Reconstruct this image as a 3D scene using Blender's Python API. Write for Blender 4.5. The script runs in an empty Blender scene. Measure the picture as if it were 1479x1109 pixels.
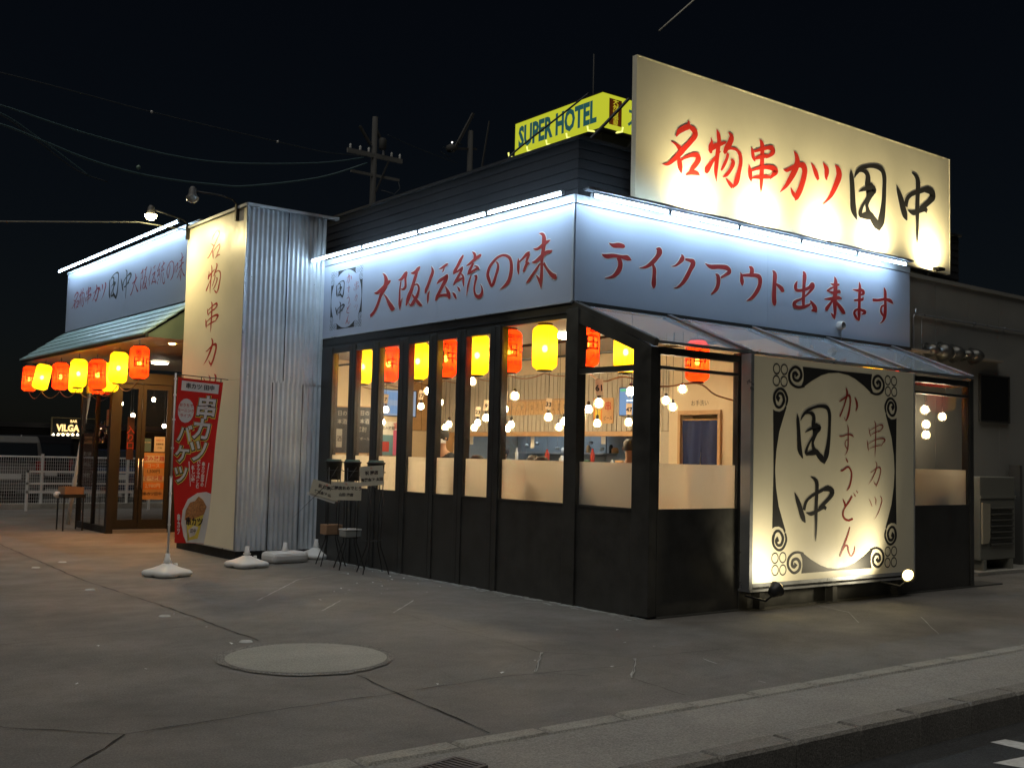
import bpy, math, random
from mathutils import Vector, Matrix
S = bpy.context.scene
COL = S.collection
random.seed(7)
R = math.radians

# ------------------------------------------------------------------ camera
W0, H0 = 1479, 1109
FPX, YAW, PIT, ROL = 1578.835, 0.6556212, 0.0661272, 0.0238016
CAM = Vector((-7.63765, -8.8868, 1.55))
FW = Vector((math.sin(YAW)*math.cos(PIT), math.cos(YAW)*math.cos(PIT), math.sin(PIT)))
RT0 = Vector((math.cos(YAW), -math.sin(YAW), 0)); UP0 = RT0.cross(FW)
RT = RT0*math.cos(ROL)+UP0*math.sin(ROL); UP = -RT0*math.sin(ROL)+UP0*math.cos(ROL)
cam = bpy.data.cameras.new('camera'); cam.sensor_width = 36; cam.lens = 36*FPX/W0
cam.clip_end = 1000; cam.clip_start = 0.05
co = bpy.data.objects.new('camera', cam); COL.objects.link(co)
co.matrix_world = Matrix(((RT.x, UP.x, -FW.x, CAM.x), (RT.y, UP.y, -FW.y, CAM.y), (RT.z, UP.z, -FW.z, CAM.z), (0, 0, 0, 1)))
S.camera = co

def hit(px, py, axis, val):
    """a point of the photograph carried onto a real plane of the place"""
    d = FW+RT*((px-W0/2)/FPX)-UP*((py-H0/2)/FPX)
    return CAM+d*((val-CAM[axis])/d[axis])

# ------------------------------------------------------------------ sky, distant street light, exposure
wd = bpy.data.worlds.new('World'); S.world = wd; wd.use_nodes = True
nt = wd.node_tree; bg = nt.nodes['Background']
sky = nt.nodes.new('ShaderNodeTexSky'); sky.sky_type = 'NISHITA'; sky.sun_disc = False
SUN_EL, SUN_AZ = R(66), R(252)
sky.sun_elevation = SUN_EL; sky.sun_rotation = SUN_AZ
nt.links.new(sky.outputs[0], bg.inputs[0]); bg.inputs[1].default_value = 0.0011
sl = bpy.data.lights.new('sun', 'SUN'); sl.energy = 0.95; sl.angle = R(55); sl.color = (1.0, 0.95, 0.86)
so = bpy.data.objects.new('sun', sl); COL.objects.link(so)
dv = Vector((math.sin(SUN_AZ)*math.cos(SUN_EL), math.cos(SUN_AZ)*math.cos(SUN_EL), math.sin(SUN_EL)))
so.rotation_euler = dv.to_track_quat('Z', 'Y').to_euler()
so.location = (0, 0, 30)
S.view_settings.view_transform = 'Standard'; S.view_settings.look = 'None'
S.view_settings.gamma = 1; S.view_settings.exposure = 0
S.render.engine = 'CYCLES'
cy = S.cycles
cy.use_denoising = True
try: cy.denoiser = 'OPENIMAGEDENOISE'
except Exception: pass
cy.max_bounces = 8; cy.transparent_max_bounces = 16; cy.diffuse_bounces = 4; cy.glossy_bounces = 3
cy.transmission_bounces = 6; cy.caustics_reflective = False; cy.caustics_refractive = False
cy.sample_clamp_indirect = 6

# ------------------------------------------------------------------ materials
MATS = {}
def mat(name, col, rough=0.6, metal=0.0, var=0.0, vscale=3.0, bump=0.0, bscale=60.0, coat=0.0, spec=0.5, dirt=None):
    if name in MATS: return MATS[name]
    m = bpy.data.materials.new(name); m.use_nodes = True; MATS[name] = m
    n, l = m.node_tree.nodes, m.node_tree.links
    b = n['Principled BSDF']
    b.inputs['Base Color'].default_value = (*col, 1); b.inputs['Roughness'].default_value = rough
    b.inputs['Metallic'].default_value = metal; b.inputs['Coat Weight'].default_value = coat
    b.inputs['Specular IOR Level'].default_value = spec
    tc = n.new('ShaderNodeTexCoord')
    if var:
        a = n.new('ShaderNodeTexNoise'); a.inputs['Scale'].default_value = vscale; a.inputs['Detail'].default_value = 8
        a.inputs['Roughness'].default_value = 0.65
        l.new(tc.outputs['Object'], a.inputs['Vector'])
        r = n.new('ShaderNodeMapRange'); r.inputs[1].default_value = 0.3; r.inputs[2].default_value = 0.7
        r.inputs[3].default_value = 1-var; r.inputs[4].default_value = 1+var
        l.new(a.outputs[0], r.inputs[0])
        mx = n.new('ShaderNodeVectorMath'); mx.operation = 'SCALE'; mx.inputs[0].default_value = col
        l.new(r.outputs[0], mx.inputs['Scale']); l.new(mx.outputs[0], b.inputs['Base Color'])
        rr = n.new('ShaderNodeMapRange'); rr.inputs[1].default_value = 0.3; rr.inputs[2].default_value = 0.7
        rr.inputs[3].default_value = max(0.03, rough-0.12); rr.inputs[4].default_value = min(1, rough+0.12)
        l.new(a.outputs[0], rr.inputs[0]); l.new(rr.outputs[0], b.inputs['Roughness'])
    if bump:
        a2 = n.new('ShaderNodeTexNoise'); a2.inputs['Scale'].default_value = bscale; a2.inputs['Detail'].default_value = 5
        l.new(tc.outputs['Object'], a2.inputs['Vector'])
        bm = n.new('ShaderNodeBump'); bm.inputs['Strength'].default_value = bump; bm.inputs['Distance'].default_value = 0.02
        l.new(a2.outputs[0], bm.inputs['Height']); l.new(bm.outputs[0], b.inputs['Normal'])
    return m

def emit(name, col, strength):
    if name in MATS: return MATS[name]
    m = bpy.data.materials.new(name); m.use_nodes = True; MATS[name] = m
    n, l = m.node_tree.nodes, m.node_tree.links
    n.remove(n['Principled BSDF']); e = n.new('ShaderNodeEmission')
    e.inputs[0].default_value = (*col, 1); e.inputs[1].default_value = strength
    l.new(e.outputs[0], n['Material Output'].inputs[0])
    return m

def nodes_mat(name):
    m = bpy.data.materials.new(name); m.use_nodes = True; MATS[name] = m
    n, l = m.node_tree.nodes, m.node_tree.links
    n.remove(n['Principled BSDF'])
    return m, n, l, n['Material Output']

def glass_mat(name, tint=(1, 1, 1), gloss=0.02, blend=0.12, painted_sheen=0.0, rough=0.01):
    m, n, l, out = nodes_mat(name)
    t = n.new('ShaderNodeBsdfTransparent'); t.inputs[0].default_value = (*tint, 1)
    g = n.new('ShaderNodeBsdfGlossy'); g.inputs['Roughness'].default_value = rough
    lw = n.new('ShaderNodeLayerWeight'); lw.inputs[0].default_value = 0.5
    pw = n.new('ShaderNodeMath'); pw.operation = 'POWER'; pw.inputs[1].default_value = 4.0; l.new(lw.outputs['Facing'], pw.inputs[0])
    f = n.new('ShaderNodeMath'); f.operation = 'MULTIPLY_ADD'; f.inputs[1].default_value = 0.9; f.inputs[2].default_value = gloss; l.new(pw.outputs[0], f.inputs[0])
    mx = n.new('ShaderNodeMixShader'); l.new(f.outputs[0], mx.inputs[0]); l.new(t.outputs[0], mx.inputs[1]); l.new(g.outputs[0], mx.inputs[2])
    last = mx
    if painted_sheen:
        d = n.new('ShaderNodeBsdfDiffuse'); d.inputs[0].default_value = (0.62, 0.78, 0.92, 1)  # blue-white diffuse layer paints the lit fascia's reflection into the roof glass
        m2 = n.new('ShaderNodeMixShader'); m2.inputs[0].default_value = painted_sheen
        l.new(mx.outputs[0], m2.inputs[1]); l.new(d.outputs[0], m2.inputs[2]); last = m2
    l.new(last.outputs[0], out.inputs[0])
    return m

def ground_mat(name, col, seed, patch, speck=0.10, streak=0.0):
    m, n, l, out = nodes_mat(name)
    b = n.new('ShaderNodeBsdfPrincipled'); l.new(b.outputs[0], out.inputs[0])
    tc = n.new('ShaderNodeTexCoord'); mp = n.new('ShaderNodeMapping'); mp.inputs[1].default_value = (seed, seed*0.7, 0)
    l.new(tc.outputs['Object'], mp.inputs[0])
    def noise(sc, det, ro=0.6, sx=1, sy=1):
        mm = n.new('ShaderNodeMapping'); mm.inputs[3].default_value = (sx, sy, 1); l.new(mp.outputs[0], mm.inputs[0])
        q = n.new('ShaderNodeTexNoise'); q.inputs['Scale'].default_value = sc; q.inputs['Detail'].default_value = det
        q.inputs['Roughness'].default_value = ro; l.new(mm.outputs[0], q.inputs['Vector']); return q.outputs[0]
    def rng(v, a, b_, c, d):
        q = n.new('ShaderNodeMapRange'); q.inputs[1].default_value = a; q.inputs[2].default_value = b_
        q.inputs[3].default_value = c; q.inputs[4].default_value = d; l.new(v, q.inputs[0]); return q.outputs[0]
    def mul(a, b_):
        q = n.new('ShaderNodeMath'); q.operation = 'MULTIPLY'; l.new(a, q.inputs[0]); l.new(b_, q.inputs[1]); return q.outputs[0]
    v = mul(rng(noise(0.45, 6, 0.6, 0.8, 1.2), 0.3, 0.7, 1-patch, 1+patch), rng(noise(2.3, 8, 0.7), 0.3, 0.7, 1-patch*0.7, 1+patch*0.7))
    v = mul(v, rng(noise(1.0, 6, 0.72, 0.7, 1.2), 0.40, 0.62, 1-patch*0.9, 1+patch*0.4))
    v = mul(v, rng(noise(7, 4, 0.8), 0.30, 0.48, 1-patch*0.8, 1.0))
    v = mul(v, rng(noise(85, 3, 0.8), 0.38, 0.62, 1-speck*2.4, 1+speck*3.2))
    v = mul(v, rng(noise(45, 3, 0.7), 0.35, 0.7, 1-speck, 1+speck))
    sc = n.new('ShaderNodeVectorMath'); sc.operation = 'SCALE'; sc.inputs[0].default_value = col
    l.new(v, sc.inputs['Scale']); l.new(sc.outputs[0], b.inputs['Base Color'])
    l.new(rng(noise(1.1, 5), 0.3, 0.7, 0.5, 0.85), b.inputs['Roughness'])
    bm = n.new('ShaderNodeBump'); bm.inputs['Strength'].default_value = 0.7; bm.inputs['Distance'].default_value = 0.015
    l.new(noise(110, 4, 0.7), bm.inputs['Height']); l.new(bm.outputs[0], b.inputs['Normal'])
    MATS[name] = m
    return m

def film_mat(name):
    m, n, l, out = nodes_mat(name)
    t = n.new('ShaderNodeBsdfTranslucent'); t.inputs[0].default_value = (1.0, 0.93, 0.78, 1)
    d = n.new('ShaderNodeBsdfDiffuse'); d.inputs[0].default_value = (0.6, 0.57, 0.5, 1)
    a = n.new('ShaderNodeMixShader'); a.inputs[0].default_value = 0.12
    l.new(t.outputs[0], a.inputs[1]); l.new(d.outputs[0], a.inputs[2])
    rf = n.new('ShaderNodeBsdfRefraction'); rf.inputs['IOR'].default_value = 1.03; rf.inputs['Roughness'].default_value = 0.30
    rf.inputs[0].default_value = (1.0, 0.93, 0.8, 1)
    c = n.new('ShaderNodeMixShader'); c.inputs[0].default_value = 0.32
    l.new(a.outputs[0], c.inputs[1]); l.new(rf.outputs[0], c.inputs[2]); l.new(c.outputs[0], out.inputs[0])
    return m

def paper_mat(name, col, glow, gs):
    """lantern paper round its bulb: light passes through and the paper itself gives some off"""
    m, n, l, out = nodes_mat(name)
    t = n.new('ShaderNodeBsdfTranslucent'); t.inputs[0].default_value = (*col, 1)
    rf = n.new('ShaderNodeBsdfRefraction'); rf.inputs['IOR'].default_value = 1.02; rf.inputs['Roughness'].default_value = 0.95
    rf.inputs[0].default_value = (*col, 1)
    a = n.new('ShaderNodeMixShader'); a.inputs[0].default_value = 0.45
    l.new(t.outputs[0], a.inputs[1]); l.new(rf.outputs[0], a.inputs[2])
    e = n.new('ShaderNodeEmission'); e.inputs[0].default_value = (*glow, 1); e.inputs[1].default_value = gs
    s = n.new('ShaderNodeAddShader'); l.new(a.outputs[0], s.inputs[0]); l.new(e.outputs[0], s.inputs[1])
    l.new(s.outputs[0], out.inputs[0])
    return m

# ------------------------------------------------------------------ builders
class MB:
    def __init__(s): s.v = []; s.f = []; s.sm = []
    def add(s, vs, fs, smooth=False):
        o = len(s.v); s.v += [tuple(v) for v in vs]
        for f in fs: s.f.append(tuple(i+o for i in f)); s.sm.append(smooth)
        return s
    def box(s, x0, x1, y0, y1, z0, z1):
        if x0 > x1: x0, x1 = x1, x0
        if y0 > y1: y0, y1 = y1, y0
        if z0 > z1: z0, z1 = z1, z0
        return s.add([(x0,y0,z0),(x1,y0,z0),(x1,y1,z0),(x0,y1,z0),(x0,y0,z1),(x1,y0,z1),(x1,y1,z1),(x0,y1,z1)],
                     [(0,3,2,1),(4,5,6,7),(0,1,5,4),(1,2,6,5),(2,3,7,6),(3,0,4,7)])
    def prism(s, pts, off):
        """closed polygon pts (3D) thickened by vector off"""
        n = len(pts); a = [Vector(p) for p in pts]; off = Vector(off)
        vs = a+[p+off for p in a]
        return s.add(vs, [tuple(range(n))[::-1], tuple(range(n, 2*n))]+[(i, (i+1) % n, n+(i+1) % n, n+i) for i in range(n)])
    def bar(s, a, b, w, h=None, up=(0, 0, 1)):
        a, b = Vector(a), Vector(b); h = h or w; d = (b-a).normalized(); u = Vector(up)
        if abs(d.dot(u)) > 0.99: u = Vector((1, 0, 0))
        r = d.cross(u).normalized(); u = r.cross(d)
        c = [r*(-w/2)-u*(h/2), r*(w/2)-u*(h/2), r*(w/2)+u*(h/2), r*(-w/2)+u*(h/2)]
        return s.add([a+k for k in c]+[b+k for k in c], [(0,3,2,1),(4,5,6,7),(0,1,5,4),(1,2,6,5),(2,3,7,6),(3,0,4,7)])
    def tube(s, pts, r, n=8, cap=True):
        pts = [Vector(p) for p in pts]; rs = r if isinstance(r, (list, tuple)) else [r]*len(pts)
        vs = []; pu = None
        for i, p in enumerate(pts):
            d = (pts[min(i+1, len(pts)-1)]-pts[max(i-1, 0)]).normalized()
            u = Vector((0, 0, 1)) if pu is None else pu
            if abs(d.dot(u)) > 0.98: u = Vector((1, 0, 0))
            rr = d.cross(u).normalized(); u = rr.cross(d).normalized(); pu = u
            for k in range(n):
                t = 2*math.pi*k/n; vs.append(p+rr*(math.cos(t)*rs[i])+u*(math.sin(t)*rs[i]))
        fs = []
        for i in range(len(pts)-1):
            for k in range(n): fs.append((i*n+k, i*n+(k+1) % n, (i+1)*n+(k+1) % n, (i+1)*n+k))
        if cap: fs += [tuple(range(n))[::-1], tuple(range((len(pts)-1)*n, len(pts)*n))]
        return s.add(vs, fs, True)
    def lathe(s, prof, c=(0, 0, 0), n=20, axis='z', sx=1, sy=1):
        vs = []
        for r, z in prof:
            for k in range(n):
                t = 2*math.pi*k/n; a, b = math.cos(t)*r*sx, math.sin(t)*r*sy
                v = (a, b, z) if axis == 'z' else ((z, a, b) if axis == 'x' else (a, z, b))
                vs.append((v[0]+c[0], v[1]+c[1], v[2]+c[2]))
        fs = []
        for i in range(len(prof)-1):
            for k in range(n): fs.append((i*n+k, i*n+(k+1) % n, (i+1)*n+(k+1) % n, (i+1)*n+k))
        return s.add(vs, fs, True)
    def sphere(s, c, r, n=12, m=8, sz=1.0):
        return s.lathe([(max(1e-4, math.sin(math.pi*i/m))*r, -math.cos(math.pi*i/m)*r*sz) for i in range(m+1)], c, n)
    def build(s, name, m, parent=None, kind=None, bevel=0, loc=None):
        me = bpy.data.meshes.new(name); me.from_pydata(s.v, [], s.f)
        me.polygons.foreach_set('use_smooth', s.sm); me.materials.append(m); me.update()
        o = bpy.data.objects.new(name, me); COL.objects.link(o)
        if parent is not None: o.parent = parent
        if kind: o['kind'] = kind
        if bevel:
            b = o.modifiers.new('bevel', 'BEVEL'); b.width = bevel; b.segments = 2; b.limit_method = 'ANGLE'
        if loc is not None: o.location = loc
        return o

def empty(name, label, cat, loc=(0, 0, 0), rz=0, group=None):
    o = bpy.data.objects.new(name, None); COL.objects.link(o); o.location = loc; o.rotation_euler = (0, 0, rz)
    o.empty_display_size = 0.1
    o['label'] = label; o['category'] = cat
    if group: o['group'] = group
    return o
def tag(o, label, cat, group=None):
    o['label'] = label; o['category'] = cat
    if group: o['group'] = group
    return o
def copy_tree(o, parent=None):
    c = o.copy(); COL.objects.link(c)
    if parent is not None: c.parent = parent
    for ch in list(KIDS.get(o.name, [])): pass
    for ch in [k for k in o.children]: copy_tree(ch, c)
    return c
KIDS = {}

def text_mesh(body, size=1.0, bold=0.0, xs=1.0, vertical=False, res=2):
    c = bpy.data.curves.new('lettering', 'FONT'); c.size = size; c.offset = bold; c.resolution_u = res
    c.body = '\n'.join(body) if vertical else body
    c.align_x = 'CENTER'; c.align_y = 'CENTER'
    if vertical: c.space_line = 0.92
    o = bpy.data.objects.new('lettering', c); COL.objects.link(o)
    dg = bpy.context.evaluated_depsgraph_get()
    me = bpy.data.meshes.new_from_object(o.evaluated_get(dg)); bpy.data.objects.remove(o); bpy.data.curves.remove(c)
    vs = [(v.co.x*xs, v.co.y) for v in me.vertices]; fs = [tuple(p.vertices) for p in me.polygons]
    bpy.data.meshes.remove(me)
    return vs, fs
def lettering(body, origin, ux, uy, size, m, parent, bold=0.0, xs=1.0, vertical=False, off=0.003, name='lettering', fn=None):
    """flat lettering: origin, in-plane right and up unit vectors, lifted by off along their normal"""
    vs, fs = text_mesh(body, size, bold, xs, vertical)
    ux, uy, origin = Vector(ux), Vector(uy), Vector(origin); nrm = ux.cross(uy)
    P = [fn(a, b) for a, b in vs] if fn else [origin+ux*a+uy*b+nrm*off for a, b in vs]
    mb = MB(); mb.add(P, fs)
    return mb.build(name, m, parent)

def catmull(p, n=5):
    out = []
    for i in range(len(p)-1):
        a, b, c, d = p[max(i-1, 0)], p[i], p[i+1], p[min(i+2, len(p)-1)]
        for k in range(n):
            t = k/n
            out.append([0.5*((2*b[j])+(-a[j]+c[j])*t+(2*a[j]-5*b[j]+4*c[j]-d[j])*t*t+(-a[j]+3*b[j]-3*c[j]+d[j])*t**3) for j in range(len(b))])
    out.append(list(p[-1])); return out
LIFT = [0]
def brush(mb, strokes, tf, wf=1.0, lift0=0.004):
    """brush strokes (x, y, width in mm) as thin vinyl; tf(x, y, lift) places a point; each stroke lies a hair above the last"""
    for si, s in enumerate(strokes):
        q = catmull([[a/1000, b/1000, c/1000*wf] for a, b, c in s])
        L, Rr = [], []
        for i, (x, y, w) in enumerate(q):
            dx = q[min(i+1, len(q)-1)][0]-q[max(i-1, 0)][0]; dy = q[min(i+1, len(q)-1)][1]-q[max(i-1, 0)][1]
            h = math.hypot(dx, dy) or 1; w = max(w, 0.002)
            L.append((x-dy/h*w/2, y+dx/h*w/2)); Rr.append((x+dy/h*w/2, y-dx/h*w/2))
        lf = lift0+si*0.00015
        vs = [tf(a, b, lf) for a, b in L]+[tf(a, b, lf) for a, b in Rr]; n = len(L)
        mb.add(vs, [(i, n+i, n+i+1, i+1) for i in range(n-1)])
def glyph(ch, origin, ux, nrm, m, parent, sx=1.0, sz=1.0, wf=1.12, shear=0.0, lift=0.0012, halo=None):
    origin, ux, nrm = Vector(origin), Vector(ux), Vector(nrm); uz = Vector((0, 0, 1))
    if halo:
        mb = MB(); st = [[[a, b, c+18] for a, b, c in s] for s in GLYPHS[ch]]
        brush(mb, st, lambda a, b, l: origin+ux*((a+b*shear)*sx)+uz*(b*sz)+nrm*l, wf, 0.0008)
        mb.build('lettering_outline', halo, parent)
    mb = MB(); brush(mb, GLYPHS[ch], lambda a, b, l: origin+ux*((a+b*shear)*sx)+uz*(b*sz)+nrm*l, wf, 0.0032 if halo else lift)
    return mb.build('lettering', m, parent)
def gsize(ch):
    a = [q for s in GLYPHS[ch] for q in s]
    xs = [q[0] for q in a]; ys = [q[1] for q in a]
    return (max(xs)-min(xs))/1000, (max(ys)-min(ys))/1000
def emblem(origin, ux, nrm, sx, sz, parent, black, red, bold=1.0):
    """the shop's crest: scroll-cornered oval frame with its name inside"""
    origin, ux, nrm = Vector(origin), Vector(ux), Vector(nrm); uz = Vector((0, 0, 1))
    mb = MB()
    for mx in (1, -1):
        for mz in (1, -1):
            k0 = 0.0012+(mx+1)*0.0001+(mz+1)*0.0002
            T = lambda a, b, l: origin+ux*(a*mx*sx)+uz*(b*mz*sz)+nrm*l
            for i, P in enumerate(EMB_POLY):
                # the tapering bar as a strip between its straight and its curved edge
                pts = [T((0 if abs(a) < 40 else a)/1000, (0 if -100 < b < -80 else b)/1000, k0) for a, b in P]
                ctr = len(pts)
                mb.add(pts, [tuple(range(ctr))])
            brush(mb, EMB_STROKE, T, min(sx, sz), k0+0.0006)
            for a, b in EMB_RING:
                n = 20; vo = []; vi = []
                for k in range(n):
                    t = 2*math.pi*k/n
                    vo.append(T(a/1000+math.cos(t)*0.060, b/1000+math.sin(t)*0.060, k0)); vi.append(T(a/1000+math.cos(t)*0.046, b/1000+math.sin(t)*0.046, k0))
                mb.add(vo+vi, [(k, (k+1) % n, n+(k+1) % n, n+k) for k in range(n)])
    mb.build('crest_frame', black, parent)
    cx, cz = 2.752, 1.485
    def put(ch, x, z, w, h, m, wf=1.0):
        gw, gh = gsize(ch)
        glyph(ch, origin+ux*((x-cx)*sx)+uz*((z-cz)*sz), ux, nrm, m, parent, w/gw*sx, h/gh*sz, wf*sx*bold, lift=0.0035)
    put('田', 2.305, 1.867, 0.57, 0.637, black, .86); put('中', 2.314, 1.055, 0.66, 0.70, black, .86)
    put('か', 2.935, 2.229, 0.334, 0.372, red); put('す', 2.905, 1.825, 0.27, 0.348, red, .55)
    put('うa', 2.896, 1.439, 0.203, 0.371, red); put('ど', 2.98, 1.088, 0.28, 0.333, red); put('ん', 2.929, 0.685, 0.279, 0.326, red)
    put('串', 3.47, 1.848, 0.356, 0.427, red, .36); put('カ', 3.438, 1.446, 0.247, 0.301, red, .36); put('ツ', 3.458, 1.059, 0.256, 0.273, red, .36)

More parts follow.
